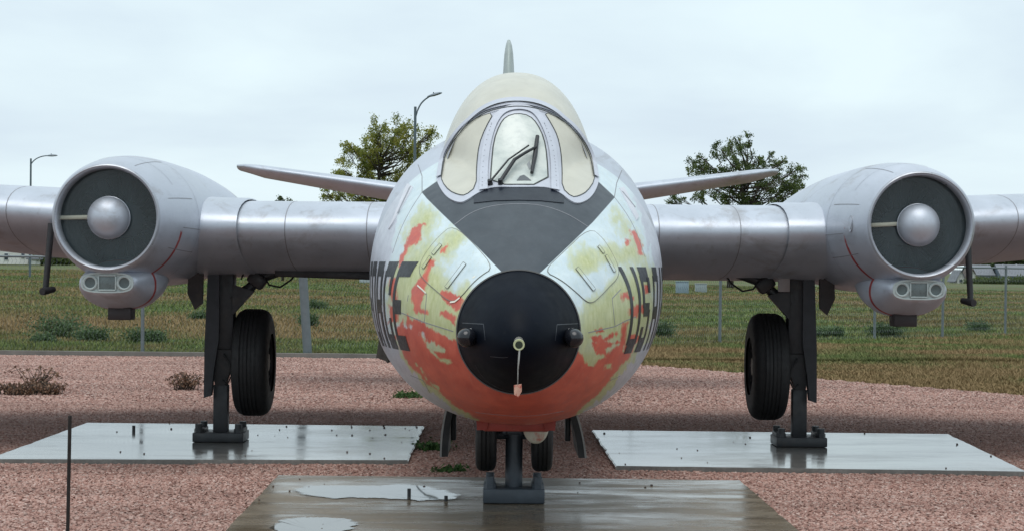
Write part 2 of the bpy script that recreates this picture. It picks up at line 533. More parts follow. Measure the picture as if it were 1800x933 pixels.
def leaf_material(name, stops, trans=.25):
    m, nt, bs = nodes_of(name)
    c = ramp(nt, attr(nt, 'rnd'), stops)
    nt.links.new(c, bs.inputs['Base Color']); bs.inputs['Roughness'].default_value = .6
    bs.inputs['Specular IOR Level'].default_value = .25
    tl = nt.nodes.new('ShaderNodeBsdfTranslucent'); nt.links.new(c, tl.inputs[0])
    mx = nt.nodes.new('ShaderNodeMixShader'); mx.inputs[0].default_value = trans
    nt.links.new(bs.outputs[0], mx.inputs[1]); nt.links.new(tl.outputs[0], mx.inputs[2])
    nt.links.new(mx.outputs[0], nt.nodes['Material Output'].inputs[0])
    return m
leaf_a = leaf_material('leaf_yellow_green', [(0, (.11, .14, .034)), (.35, (.23, .26, .06)), (.7, (.36, .36, .085)), (1, (.45, .39, .11))], .6)
leaf_b = leaf_material('leaf_dark_green', [(0, (.045, .072, .024)), (.5, (.105, .145, .046)), (.85, (.155, .195, .06)), (1, (.21, .22, .08))], .5)
leaf_far = leaf_material('leaf_far_green', [(0, (.03, .05, .018)), (.5, (.06, .09, .03)), (1, (.12, .15, .06))])
leaf_sage = leaf_material('leaf_sage', [(0, (.05, .085, .035)), (.5, (.085, .135, .06)), (1, (.13, .19, .09))])
leaf_dry = leaf_material('leaf_dry', [(0, (.09, .046, .028)), (.5, (.19, .105, .065)), (1, (.32, .21, .14))], .15)
leaf_green = leaf_material('leaf_weed', [(0, (.03, .07, .02)), (.5, (.06, .13, .03)), (1, (.11, .19, .06))])
bark_m = plain('bark', (.055, .042, .033), .85, 0, .3, 9, bmp=.5, bscale=20)

#SECTION setting
# ------------------------------------------------------------------ ground
def H(x, y):
    """terrain: level display area, field climbing gently to the left, dipping to the right"""
    k = .00565 + (-.0026 - .00565) * (0.5 + 0.5 * np.tanh((np.asarray(x, float) / np.maximum(np.asarray(y, float), 30) * 60 - 1.5) / 9.0))
    t = np.clip(np.asarray(y, float) - 38, 0, 420)
    t = np.where(t < 10, t * t / 20, t - 5)
    return k * t
EDGE = [(-60, 36.1), (-30, 36.1), (-8, 36.0), (-3, 35.9), (.4, 35.6), (2.4, 34.4), (4.6, 30.9), (7.2, 26.7), (10.5, 21.5), (16, 13.5), (26, 0), (40, -22)]
def edge_y(x):
    return np.interp(x, [e[0] for e in EDGE], [e[1] for e in EDGE])
ys = np.unique(np.concatenate([np.linspace(-60, 30, 30), np.linspace(30, 130, 70), np.linspace(130, 500, 50), np.linspace(500, 2500, 12)]))
xs = np.unique(np.concatenate([np.linspace(-900, -60, 22), np.linspace(-60, 60, 61), np.linspace(60, 900, 22)]))
gx, gy = np.meshgrid(xs, ys)
gz = H(gx, gy) + np.where(gy > 44, fbm(gx * .09, gy * .06, 5, 3) * .22 * np.clip((gy - 44) / 30, 0, 1), 0) - .02
gz = np.where(gy > 470, H(gx, 470 + 0 * gy), gz)
nX = len(xs)
V = np.stack([gx.ravel(), gy.ravel(), gz.ravel()], 1)
Fc = [(j * nX + i, j * nX + i + 1, (j + 1) * nX + i + 1, (j + 1) * nX + i) for j in range(len(ys) - 1) for i in range(nX - 1)]
tag(mesh('ground', V, Fc, field_m), 'open field of patchy green and brown grass', kind='structure')

# gravel bed
gxs = np.linspace(-60, 39, 100)
V, Fc = [], []
for x in gxs:
    e = float(edge_y(x))
    for t in np.linspace(0, 1, 12): V.append((x, -22.5 + (e + 22.5) * t, .004))
for i in range(len(gxs) - 1):
    for j in range(11): a = i * 12 + j; Fc.append((a, a + 12, a + 13, a + 1))
tag(mesh('gravel_bed', V, Fc, fines_m, smooth=False), 'reddish crushed gravel bed under the aircraft', kind='structure')

# concrete pads
PAD_T = .045
def pad(px4, mat, label, z=PAD_T):
    c = [G(*p, z) for p in px4]
    rr = random.Random(int(px4[0][0])); cc = []
    for i in range(4):
        a, b = c[i], c[(i + 1) % 4]; n_ = max(2, int((b - a).length / .16)); t_ = (b - a).normalized(); nn = Vector((t_.y, -t_.x, 0))
        for k in range(n_):
            q = a.lerp(b, k / n_)
            if k: q = q + nn * (rr.uniform(-.006, .003) - (.012 if rr.random() < .06 else 0)) + t_ * rr.uniform(-.04, .04)
            cc.append(q)
    full, c = c, cc
    bm = bmesh.new()
    top = [bm.verts.new(p) for p in c]; bot = [bm.verts.new((p.x, p.y, -.05)) for p in c]
    n = len(c)
    bm.faces.new(top); bm.faces.new(bot[::-1])
    for i in range(n): bm.faces.new((top[i], bot[i], bot[(i + 1) % n], top[(i + 1) % n]))
    bmesh.ops.recalc_face_normals(bm, faces=bm.faces)
    bmesh.ops.bevel(bm, geom=[e for e in bm.edges if all(v in top for v in e.verts)], offset=.008, segments=2, affect='EDGES')
    o = bm_obj('concrete_pad', bm, mat, None, True, 30)
    return tag(o, label, kind='structure'), full
pad_l, PC_L = pad([(-24, 806), (718, 808), (746, 748), (152, 742)], pad_wet, 'wet concrete pad under the main wheel left of the nose')
pad_r, PC_R = pad([(1082, 818), (1806, 828), (1668, 762), (1040, 755)], pad_wet, 'wet concrete pad under the main wheel right of the nose')
pad_n, PC_N = pad([(376, 950), (1428, 950), (1302, 843), (488, 834)], pad_damp, 'damp brown concrete pad under the nose wheel', .035)
def puddle(poly, z, label):
    rr = random.Random(len(poly) + int(poly[0][0]))
    ol = resample(smooth_poly(poly, 2), 2.5)
    A_ = np.array(ol); sd_ = int(poly[0][0])
    ol = list(zip(A_[:, 0] + fbm(A_[:, 0] / 30, A_[:, 1] / 3, sd_) * 46, A_[:, 1] + fbm(A_[:, 0] / 34, A_[:, 1] / 5, sd_ + 3) * 7 + fbm(A_[:, 0] / 7, A_[:, 1] / 2, sd_ + 5) * 2.2))
    pts = [G(*p, z) for p in smooth_poly(ol, 1)]
    n = len(pts); cen = sum(pts, Vector()) / n
    rings_ = [pts] + [[p.lerp(cen, k) for p in pts] for k in (.16, .4)] + [[cen]]
    V = [p for r in rings_ for p in r]; Fc = []
    for r in range(2): Fc += [(r * n + i, r * n + (i + 1) % n, (r + 1) * n + (i + 1) % n, (r + 1) * n + i) for i in range(n)]
    Fc += [(2 * n + i, 2 * n + (i + 1) % n, 3 * n) for i in range(n)]
    if (V[1] - V[0]).cross(cen - V[0]).z < 0: Fc = [f[::-1] for f in Fc]
    o = mesh('puddle', V, Fc, puddle_m, None, False)
    at = o.data.attributes.new('deep', 'FLOAT', 'POINT'); at.data.foreach_set('value', np.array([0.] * n + [.75] * n + [1.2] * (n + 1), np.float32))
    tag(o, label, kind='structure')
puddle([(498, 855), (560, 851), (640, 850), (735, 851), (790, 857), (815, 868), (822, 877), (790, 880), (735, 880), (650, 875), (560, 876), (505, 868)], .0395, 'bright puddle on the nose wheel pad left of the steel base plate')
puddle([(482, 908), (560, 905), (640, 912), (620, 930), (590, 955), (440, 955), (480, 930)], .0395, 'puddle at the near left corner of the nose wheel pad')

# stones: instanced over the visible part of the bed
def in_quad(p, q):
    return pip(p[0], p[1], q)
def stones(name, x0, x1, y0, y1, dens, smin, smax, label, seed):
    nx, ny = 90, 90
    V, Fc = [], []
    quads = [[(p.x, p.y) for p in c] for c in (PC_L, PC_R, PC_N)]
    X = np.linspace(x0, x1, nx + 1); Y = np.linspace(y0, y1, ny + 1)
    for y in Y:
        for x in X: V.append((x, y, .006))
    for j in range(ny):
        for i in range(nx):
            cx, cy = (X[i] + X[i + 1]) / 2, (Y[j] + Y[j + 1]) / 2
            if cy > float(edge_y(cx)) - .05: continue
            if abs(cx) > cy * .29 + 1.0: continue
            if any(in_quad((cx, cy), q) for q in quads): continue
            a = j * (nx + 1) + i
            Fc.append((a, a + 1, a + nx + 2, a + nx + 1))
    o = mesh(name, V, Fc, fines_m, None, False)
    ng = bpy.data.node_groups.new(name, 'GeometryNodeTree')
    ng.interface.new_socket('Geometry', in_out='INPUT', socket_type='NodeSocketGeometry')
    ng.interface.new_socket('Geometry', in_out='OUTPUT', socket_type='NodeSocketGeometry')
    N, L = ng.nodes, ng.links
    gi, go = N.new('NodeGroupInput'), N.new('NodeGroupOutput')
    dp = N.new('GeometryNodeDistributePointsOnFaces'); dp.inputs['Density'].default_value = dens; dp.inputs['Seed'].default_value = seed
    ico = N.new('GeometryNodeMeshIcoSphere'); ico.inputs['Radius'].default_value = 1.0; ico.inputs['Subdivisions'].default_value = 1
    sp = N.new('GeometryNodeSetPosition')
    rv = N.new('FunctionNodeRandomValue'); rv.data_type = 'FLOAT_VECTOR'
    rv.inputs[0].default_value = (-.28, -.28, -.28); rv.inputs[1].default_value = (.28, .28, .28)
    L.new(ico.outputs['Mesh'], sp.inputs['Geometry']); L.new(rv.outputs[0], sp.inputs['Offset'])
    sm = N.new('GeometryNodeSetMaterial'); sm.inputs['Material'].default_value = stone_m
    L.new(sp.outputs[0], sm.inputs['Geometry'])
    inst = N.new('GeometryNodeInstanceOnPoints')
    L.new(gi.outputs[0], dp.inputs['Mesh']); L.new(dp.outputs['Points'], inst.inputs['Points']); L.new(sm.outputs[0], inst.inputs['Instance'])
    rr = N.new('FunctionNodeRandomValue'); rr.data_type = 'FLOAT_VECTOR'
    rr.inputs[0].default_value = (-.5, -.5, 0); rr.inputs[1].default_value = (.5, .5, 6.28); rr.inputs['Seed'].default_value = 3
    rs = N.new('FunctionNodeRandomValue'); rs.data_type = 'FLOAT_VECTOR'
    rs.inputs[0].default_value = (smin, smin, smin * .55); rs.inputs[1].default_value = (smax, smax, smax * .62); rs.inputs['Seed'].default_value = 5
    L.new(rr.outputs[0], inst.inputs['Rotation']); L.new(rs.outputs[0], inst.inputs['Scale'])
    L.new(inst.outputs[0], go.inputs[0])
    md = o.modifiers.new('scatter', 'NODES'); md.node_group = ng
    tag(o, label, 'gravel', kind='stuff')
stones('gravel', -9.5, 9.5, 11.5, 24.0, 1700, .007, .021, 'loose reddish gravel stones around the concrete pads', 1)
stones('gravel', -12, 10.5, 24.0, 36.2, 620, .010, .026, 'loose reddish gravel stones out to the grass edge', 2)
# loose pebbles lying on the pads
def pebbles(corners, n, z, seed, label, bias):
    rnd = random.Random(seed); D = []
    for i in range(n):
        for _ in range(50):
            u, v = rnd.random(), rnd.random()
            if rnd.random() < bias(u, v): break
        a = corners[0].lerp(corners[1], u); b = corners[3].lerp(corners[2], u); p = a.lerp(b, v)
        r = rnd.uniform(.004, .012)
        bm = bmesh.new(); bmesh.ops.create_icosphere(bm, subdivisions=1, radius=r)
        V = [Vector((w.co.x * rnd.uniform(.8, 1.3), w.co.y * rnd.uniform(.8, 1.2), w.co.z * .75)) + Vector((p.x, p.y, z + r * .5)) for w in bm.verts]
        bm.verts.index_update(); D.append((V, [tuple(w.index for w in f.verts) for f in bm.faces])); bm.free()
    V, Fc = merge(D)
    tag(mesh('pebbles', V, Fc, plain('pebble_stone', (.10, .07, .06), .6, 0, .4, 20), None, False), label, 'pebbles', kind='stuff')
pebbles(PC_L, 34, PAD_T, 3, 'small dark pebbles scattered on the left wheel pad', lambda u, v: .08 + .9 * (u > .5) * (abs(v - .8) < .2) + .3 * (u > .6))
pebbles(PC_R, 16, PAD_T, 4, 'small dark pebbles scattered on the right wheel pad', lambda u, v: .2 + .5 * (u < .25))
pebbles(PC_N, 16, .035, 5, 'small dark pebbles scattered on the nose wheel pad', lambda u, v: .12 + .8 * (u < .2) * (v > .5))

# concrete kerb along the fence on the left
kp = [(-40, 36.22), (-8, 36.12), (-3.0, 36.02), (.3, 35.75), (1.6, 35.2)]
V, Fc = [], []
for i, (x, y) in enumerate(kp):
    V += [(x, y - .09, 0), (x, y - .08, .085), (x, y + .08, .085), (x, y + .09, 0)]
    if i: a = 4 * (i - 1); Fc += [(a + k, a + k + 4, a + k + 5, a + k + 1) for k in range(3)]
tag(mesh('kerb', V, Fc, kerb_m, None, False), 'dark concrete edging between gravel and grass', kind='structure')

# ------------------------------------------------------------------ grass blades
def grass(name, npts, sampler, hmin, hmax, label, seed, dryf):
    rg = np.random.default_rng(seed)
    X, Y = sampler(rg, npts)
    n = len(X); Z = H(X, Y) - .02 + np.where(Y > 44, fbm(X * .09, Y * .06, 5, 3) * .22 * np.clip((Y - 44) / 30, 0, 1), 0)
    patchy = .55 + 1.2 * np.clip(fbm(X * .35, Y * .18, 9, 3) + .35, 0, 1)
    h = rg.uniform(hmin, hmax, n) * patchy
    ang = rg.uniform(0, math.pi * 2, n); w = rg.uniform(.006, .013, n) * (1 + Y / 40)
    lean = rg.normal(0, .5, (n, 2)) * h[:, None]
    A = np.stack([X - np.cos(ang) * w, Y - np.sin(ang) * w, Z], 1)
    B = np.stack([X + np.cos(ang) * w, Y + np.sin(ang) * w, Z], 1)
    C = np.stack([X + lean[:, 0], Y + lean[:, 1], Z + h], 1)
    V = np.stack([A, B, C], 1).reshape(-1, 3)
    me = bpy.data.meshes.new(name)
    me.vertices.add(n * 3); me.vertices.foreach_set('co', V.ravel().astype(np.float32))
    me.loops.add(n * 3); me.loops.foreach_set('vertex_index', np.arange(n * 3, dtype=np.int32))
    me.polygons.add(n); me.polygons.foreach_set('loop_start', np.arange(0, n * 3, 3, dtype=np.int32))
    me.polygons.foreach_set('loop_total', np.full(n, 3, np.int32))
    me.update(calc_edges=True)
    for nm, val in (('rnd', rg.random(n)), ('dry', np.clip(dryf(X, Y, rg), 0, 1))):
        at = me.attributes.new(nm, 'FLOAT', 'POINT'); at.data.foreach_set('value', np.repeat(val, 3).astype(np.float32))
    me.materials.append(blade_m)
    o = bpy.data.objects.new(name, me); COL.objects.link(o)
    tag(o, label, 'grass', kind='stuff')
def samp_field(rg, n):
    y = 36.3 + 190 * rg.random(n) ** 2.3
    x = (rg.random(n) * 2 - 1) * (y * .34 + 1)
    k = (y > edge_y(x) + .25) & (y > 35.6)
    return x[k], y[k]
def samp_right(rg, n):
    x = rg.uniform(.6, 16.5, n); y = rg.uniform(16, 46, n)
    k = (y > edge_y(x) + .02 + rg.random(n) ** 3 * .3) & (x < y * .36 + .8)
    return x[k], y[k]
def dry_field(X, Y, rg):
    near = (X > -3.4) & (Y < 36.3 + (X + 3.55) * .95)
    return np.where(near, .72 + fbm(X * .45, Y * .5, 31, 4) * 3.4, 0) + np.where(near, .2, 1.) * (fbm(X * .16, Y * .13, 21, 4) * 4.5 + .05 + .35 * np.exp(-((Y - 52) / 6.0) ** 2) - .5 * np.exp(-((Y - 38) / 2.5) ** 2) + rg.normal(0, .25, len(X)))
def dry_right(X, Y, rg):
    return .80 + fbm(X * .45, Y * .5, 31, 4) * 3.6 + rg.normal(0, .25, len(X))
grass('field_grass', 580000, samp_field, .05, .13, 'rough green grass of the field beyond the fence', 11, dry_field)
grass('verge_grass', 400000, samp_right, .03, .08, 'dry brownish grass verge right of the gravel', 12, dry_right)
#SECTION end_setting
# ------------------------------------------------------------------ the aircraft
AX = .118                                    # lateral position of the aircraft's centreline
plane = empty('jet_aircraft', (AX, 13.9, 0))
tag(plane, 'silver twin-engine jet aircraft with black nose cone and peeling red paint', 'aircraft')

# fuselage sections: depth, top z, bottom z, z of widest point, half width, superellipse exponent
SEC = [(11.50, 1.665, .945, 1.307, .360, 2.0), (11.75, 1.815, .838, 1.350, .535, 2.02), (12.00, 1.950, .760, 1.405, .675, 2.05), (12.25, 2.085, .712, 1.455, .778, 2.1),
       (12.50, 2.210, .682, 1.500, .855, 2.15), (12.75, 2.325, .665, 1.530, .915, 2.2), (13.00, 2.430, .652, 1.560, .958, 2.2), (13.50, 2.580, .645, 1.580, 1.002, 2.25), (14.00, 2.680, .640, 1.595, 1.015, 2.28),
       (15.00, 2.690, .635, 1.600, 1.015, 2.25), (17.0, 2.64, .635, 1.61, 1.01, 2.2), (20.0, 2.60, .65, 1.63, .98, 2.1), (24.0, 2.55, 1.05, 1.80, .78, 2.05), (28.0, 2.52, 1.65, 2.08, .45, 2.0), (30.6, 2.45, 2.12, 2.28, .14, 2.0)]
_S = np.array(SEC)
def pchip(x, xs_, y):
    h = np.diff(xs_); d = np.diff(y) / h
    m = np.zeros_like(y)
    for i in range(1, len(y) - 1):
        if d[i - 1] * d[i] > 0:
            w1, w2 = 2 * h[i] + h[i - 1], h[i] + 2 * h[i - 1]
            m[i] = (w1 + w2) / (w1 / d[i - 1] + w2 / d[i])
    m[0], m[-1] = d[0], d[-1]
    i = int(min(max(np.searchsorted(xs_, x) - 1, 0), len(h) - 1)); t = (x - xs_[i]) / h[i]
    return ((1 + 2 * t) * (1 - t) ** 2 * y[i] + t * (1 - t) ** 2 * h[i] * m[i] + t * t * (3 - 2 * t) * y[i + 1] + t * t * (t - 1) * h[i] * m[i + 1])
def section(D):
    return [float(pchip(D, _S[:, 0], _S[:, k])) for k in range(1, 6)]
def fus_ring(D, n, grow=0.0):
    zt, zb, zc, a, e = section(D)
    t = np.linspace(0, 2 * math.pi, n, endpoint=False)
    s, c = np.sin(t), np.cos(t)
    x = (a + grow) * np.sign(s) * np.abs(s) ** (2 / e)
    z = zc + np.where(c > 0, zt - zc + grow, zc - zb + grow) * np.sign(c) * np.abs(c) ** (2 / e)
    return np.stack([AX + x, np.full(n, D), z], 1)
def fus_mesh(d0, d1, nd, n):
    Ds = np.linspace(d0, d1, nd)
    V = np.concatenate([fus_ring(float(D), n) for D in Ds])
    Fc = [(i * n + k, (i + 1) * n + k, (i + 1) * n + (k + 1) % n, i * n + (k + 1) % n) for i in range(nd - 1) for k in range(n)]
    return V, Fc
def surf_x(D, z):
    zt, zb, zc, a, e = section(D)
    q = (z - zc) / (zt - zc) if z > zc else (zc - z) / (zc - zb)
    return a * max(0.0, 1 - min(1, q) ** e) ** (1 / e)

_v, _f = fus_mesh(11.5, 17.0, 111, 160)
NOSE_BVH = BVHTree.FromPolygons([tuple(v) for v in _v], _f)
def on_nose(px, py):
    d = ray(px, py).normalized()
    hit = NOSE_BVH.ray_cast(CAM, d)
    if hit[0] is None:
        q = NOSE_BVH.find_nearest(CAM + d * 13.2)
        p, n = q[0], q[1]
    else: p, n = hit[0], hit[1]
    if n.dot(p - Vector((AX, p.y, 1.5))) < 0: n = -n
    return p, n

# --- paint wear on the nose, laid out in front elevation and stored on the skin
def sdist(Pt, poly):
    poly = np.array(poly, float); n = len(poly)
    d = np.full(len(Pt), 1e9); ins = np.zeros(len(Pt), bool)
    for i in range(n):
        a, b = poly[i], poly[(i + 1) % n]
        e = b - a; w = Pt - a
        t = np.clip((w @ e) / (e @ e + 1e-9), 0, 1)
        d = np.minimum(d, np.hypot(*(w - t[:, None] * e).T))
        c = ((a[1] > Pt[:, 1]) != (b[1] > Pt[:, 1]))
        xi = (b[0] - a[0]) * (Pt[:, 1] - a[1]) / (b[1] - a[1] + 1e-12) + a[0]
        ins ^= c & (Pt[:, 0] < xi)
    return np.where(ins, d, -d)
RED = [
 [(747, 393), (739, 395), (728, 401), (720, 415), (714, 428), (709, 441), (703, 451), (701, 465), (703, 482), (706, 470), (715, 444), (721, 433), (730, 431), (737, 420), (738, 408)],
 [(686, 491), (700, 486), (699, 529), (691, 531), (685, 514)], [(684, 536), (699, 538), (700, 562), (684, 566)],
 [(764, 455), (755, 458), (751, 472), (741, 486), (734, 496), (724, 510), (725, 526), (728, 536), (724, 545), (731, 552), (741, 551), (753, 551), (753, 544), (741, 544), (736, 537), (744, 529), (747, 517), (746, 507), (751, 496), (753, 479), (763, 465)],
 [(770, 444), (777, 437), (788, 430), (783, 438), (784, 446), (777, 442)],
 [(776, 510), (791, 512), (805, 519), (813, 526), (810, 538), (803, 545), (791, 536), (781, 529), (774, 517)],
 [(774, 544), (794, 551), (803, 556), (799, 571), (792, 564), (776, 553)],
 [(1038, 592), (1056, 589), (1059, 597), (1084, 582), (1086, 587), (1064, 600), (1074, 604), (1095, 606), (1084, 622), (1074, 615), (1059, 618), (1053, 607), (1039, 597)],
 [(1040, 602), (1060, 606), (1096, 598), (1099, 616), (1074, 622), (1050, 622)], [(1046, 580), (1058, 576), (1060, 582), (1048, 585)], [(1062, 622), (1090, 612), (1086, 640), (1066, 636)],
 [(1095, 566), (1104, 566), (1101, 608), (1091, 600)], [(1107, 404), (1116, 406), (1123, 420), (1130, 434), (1133, 449), (1123, 446), (1119, 432), (1112, 415)],
 [(1101, 420), (1107, 423), (1104, 431), (1101, 427)], [(1093, 514), (1102, 512), (1104, 519), (1114, 522), (1116, 529), (1104, 526), (1097, 522), (1095, 531)],
 [(1104, 543), (1119, 536), (1133, 536), (1135, 547), (1123, 550), (1119, 559), (1104, 552)], [(1135, 500), (1143, 498), (1143, 510), (1135, 517)],
 # the solid red underside
 [(700, 575), (713, 551), (725, 561), (743, 566), (751, 574), (774, 584), (794, 595), (812, 600), (830, 560), (914, 520), (1000, 560), (1023, 623), (1033, 641), (1043, 641), (1053, 631), (1074, 625), (1084, 612), (1097, 618),
  (1108, 585), (1122, 590), (1112, 622), (1095, 640), (1074, 664), (1059, 684), (1033, 708), (1015, 725), (990, 745), (960, 790), (860, 790), (841, 738), (794, 708), (769, 688), (743, 666), (717, 638), (702, 607), (694, 590)]]
YEL_IN_RED = [[(751, 600), (763, 600), (784, 613), (781, 619), (763, 615), (753, 607)], [(769, 628), (789, 632), (794, 638), (787, 641), (774, 637)],
 [(739, 582), (743, 584), (757, 606), (776, 632), (771, 632), (750, 606)], [(709, 553), (715, 556), (716, 574), (710, 574)], [(718, 568), (723, 572), (722, 577), (718, 574)], [(1064, 640), (1074, 640), (1072, 650), (1064, 648)],
 [(732, 638), (738, 644), (752, 668), (745, 662)], [(757, 672), (770, 682), (772, 690), (760, 682)], [(1063, 612), (1078, 604), (1090, 604), (1080, 612), (1066, 619)]]
YEL = [[(690, 470), (715, 455), (735, 440), (755, 425), (762, 440), (770, 470), (790, 510), (825, 512), (815, 560), (815, 610), (750, 580), (700, 560), (688, 510)],
 [(715, 420), (738, 385), (752, 372), (760, 380), (748, 400), (740, 425), (726, 445), (712, 460)], [(772, 440), (790, 425), (800, 408), (815, 410), (812, 424), (792, 440), (785, 452)],
 [(1013, 452), (1018, 443), (1028, 440), (1040, 446), (1044, 458), (1037, 468), (1024, 473), (1015, 464)], [(1060, 444), (1075, 438), (1092, 446), (1098, 440), (1108, 430), (1100, 412), (1090, 390), (1084, 380), (1092, 382), (1108, 406), (1120, 430), (1132, 452), (1130, 466), (1110, 456), (1098, 462), (1078, 468), (1062, 458)],
 [(1035, 535), (1060, 520), (1090, 490), (1120, 470), (1150, 480), (1152, 530), (1140, 590), (1100, 608), (1050, 600), (1040, 610), (1018, 632), (1022, 560)]]
DARK = [(741, 338), (750, 349), (771, 370), (800, 398), (840, 435), (882, 478), (914, 500), (951, 478), (985, 446), (1012, 420), (1042, 391), (1066, 364), (1081, 347), (1048, 316), (912, 250), (772, 316)]
BARE = [[(560, 300), (724, 300), (700, 372), (687, 430), (681, 480), (676, 520), (684, 568), (694, 596), (706, 628), (740, 672), (768, 696), (800, 722), (846, 748), (850, 830), (560, 830)],
        [(1300, 300), (1100, 300), (1122, 372), (1140, 430), (1150, 470), (1152, 520), (1140, 590), (1110, 634), (1084, 668), (1062, 694), (1030, 722), (1000, 752), (990, 830), (1300, 830)]]
def paint(me, world_co):
    q = project(world_co)
    x, y = q[:, 0], q[:, 1]
    wx = fbm(x / 16, y / 22, 1) * 14; wy = fbm(x / 16, y / 22, 2) * 12
    fine = fbm(x / 4, y / 13, 3, 5) * 13
    Q = np.stack([x + wx * .6, y + wy * .6], 1)
    red = np.max([sdist(Q, p) for p in RED], 0)
    red = np.minimum(red, -np.max([sdist(Q, p) for p in YEL_IN_RED], 0)) + fine * .45
    yel = np.max([sdist(Q, p) for p in YEL], 0) + 8 + fbm(x / 20, y / 26, 4) * 34 + fine
    yel = np.maximum(yel, (y - 590) * .5)
    drk = sdist(q, DARK)
    bar = np.max([sdist(Q, p) for p in BARE], 0) + fine * .8 + fbm(x / 9, y / 40, 6) * 14
    for nm, v in (('red', red / 8), ('yel', yel / 22), ('dark', drk / 2.4), ('bare', bar / 9)):
        at = me.attributes.new(nm, 'FLOAT', 'POINT')
        at.data.foreach_set('value', np.clip(v * .5 + .5, 0, 1).astype(np.float32))
def nose_material():
    m, nt, bs = nodes_of('weathered_nose_paint')
    nf = noise_node(nt, 45, 4, .6); nm_ = noise_node(nt, 9, 6, .6); ng_ = noise_node(nt, 26, 5, .7, None, (1, .3, .5))
    streak = noise_node(nt, 38, 5, .65, None, (1.6, .6, .22))
    white = ramp(nt, nm_, [(.3, (.50, .60, .64)), (.7, (.64, .73, .76))])
    white = mix(nt, ramp(nt, streak, [(.50, 0.), (.75, .35)]), white, (.50, .53, .42))
    yelc = ramp(nt, streak, [(.3, (.37, .40, .155)), (.7, (.55, .57, .32))])
    def jit(a, n, k): return mathn(nt, 'MULTIPLY', mathn(nt, 'SUBTRACT', n, .5), k)
    yf = mathn(nt, 'ADD', mathn(nt, 'ADD', attr(nt, 'yel'), jit(0, nm_, .5)), jit(0, streak, .45))
    c = mix(nt, ramp(nt, yf, [(.32, 0.), (.62, .72), (1., .97)]), white, yelc)
    sil = ramp(nt, ng_, [(.3, (.46, .475, .53)), (.7, (.60, .62, .68))])
    bf = mathn(nt, 'ADD', attr(nt, 'bare'), jit(0, ng_, .5))
    bmask = ramp(nt, bf, [(.42, 0.), (.62, 1.)])
    c = mix(nt, bmask, c, sil)
    rf = mathn(nt, 'ADD', mathn(nt, 'ADD', attr(nt, 'red'), jit(0, nf, .35)), jit(0, streak, .75))
    redc = ramp(nt, nm_, [(.3, (.46, .052, .036)), (.7, (.64, .125, .08))])
    redc = mix(nt, ramp(nt, streak, [(.58, 0.), (.78, .55)]), redc, (.56, .21, .16))
    redc = mix(nt, ramp(nt, ng_, [(.62, 0.), (.74, .5)]), redc, (.30, .085, .06))
    rmask = mathn(nt, 'MULTIPLY', ramp(nt, rf, [(.38, 0.), (.47, .45), (.60, .96)]), ramp(nt, bf, [(.46, 1.), (.76, .10)]))
    c = mix(nt, rmask, c, redc)
    dk = ramp(nt, attr(nt, 'dark'), [(.4, 0.), (.6, 1.)])
    dkc = ramp(nt, noise_node(nt, 7, 6, .6, None, (1, .5, 1)), [(.3, (.028, .036, .046)), (.7, (.052, .062, .074))])
    dkc = mix(nt, ramp(nt, streak, [(.6, 0.), (.8, .3)]), dkc, (.11, .115, .12))
    c = mix(nt, dk, c, dkc)
    grime = noise_node(nt, 70, 3, .6)
    c = mix(nt, ramp(nt, grime, [(.66, 0.), (.76, .35)]), c, (.18, .15, .12))
    nt.links.new(c, bs.inputs['Base Color'])
    nt.links.new(ramp(nt, nm_, [(.3, .28), (.7, .46)]), bs.inputs['Roughness'])
    nt.links.new(mathn(nt, 'MULTIPLY', bmask, .3), bs.inputs['Metallic'])
    bump(nt, bs, noise_node(nt, 4, 2, .5), .2, .02)
    return m
nose_paint = nose_material()
NOSE_END = 13.2
V, Fc = fus_mesh(11.5, NOSE_END, 190, 560)
nose = mesh('nose_section', V, Fc, nose_paint, plane)
paint(nose.data, V)
nose['label'] = 'nose section with peeling red, yellow-green and white paint'

# rear fuselage
rings = [fus_ring(float(D), 160) for D in list(np.linspace(NOSE_END, 15, 16)) + list(np.linspace(15.3, 30.6, 44))]
fus = loft('fuselage', rings, silver, plane, caps=(False, True))

# radome
RN = 48
def rad_prof(D):
    u = max(0.0, (D - 10.93) / .57)
    return .360 * u ** .5 * (1 + .0 * u), 1.258 + (1.305 - 1.258) * u
V, Fc = [], []
Ds = 10.93 + .57 * np.linspace(0, 1, 40) ** 2
for D in Ds:
    r, zc = rad_prof(float(D))
    for k in range(96):
        t = 2 * math.pi * k / 96; V.append((AX + r * math.sin(t), float(D), zc + r * 1.0 * math.cos(t)))
for i in range(39):
    for k in range(96): Fc.append((i * 96 + k, (i + 1) * 96 + k, (i + 1) * 96 + (k + 1) % 96, i * 96 + (k + 1) % 96))
radome = mesh('radome', V, Fc, black_radome, plane)
RAD_BVH = BVHTree.FromPolygons(V, Fc)
def on_radome(px, py):
    d = ray(px, py).normalized(); h = RAD_BVH.ray_cast(CAM, d)
    p, n = (h[0], h[1]) if h[0] is not None else RAD_BVH.find_nearest(CAM + d * 11.4)[:2]
    if n.y > 0: n = -n
    return p, n
lathe('joint_ring', (AX, 1.305), [(11.488, .3585), (11.490, .3655), (11.512, .3665), (11.514, .358)], seam_m, radome, 96)
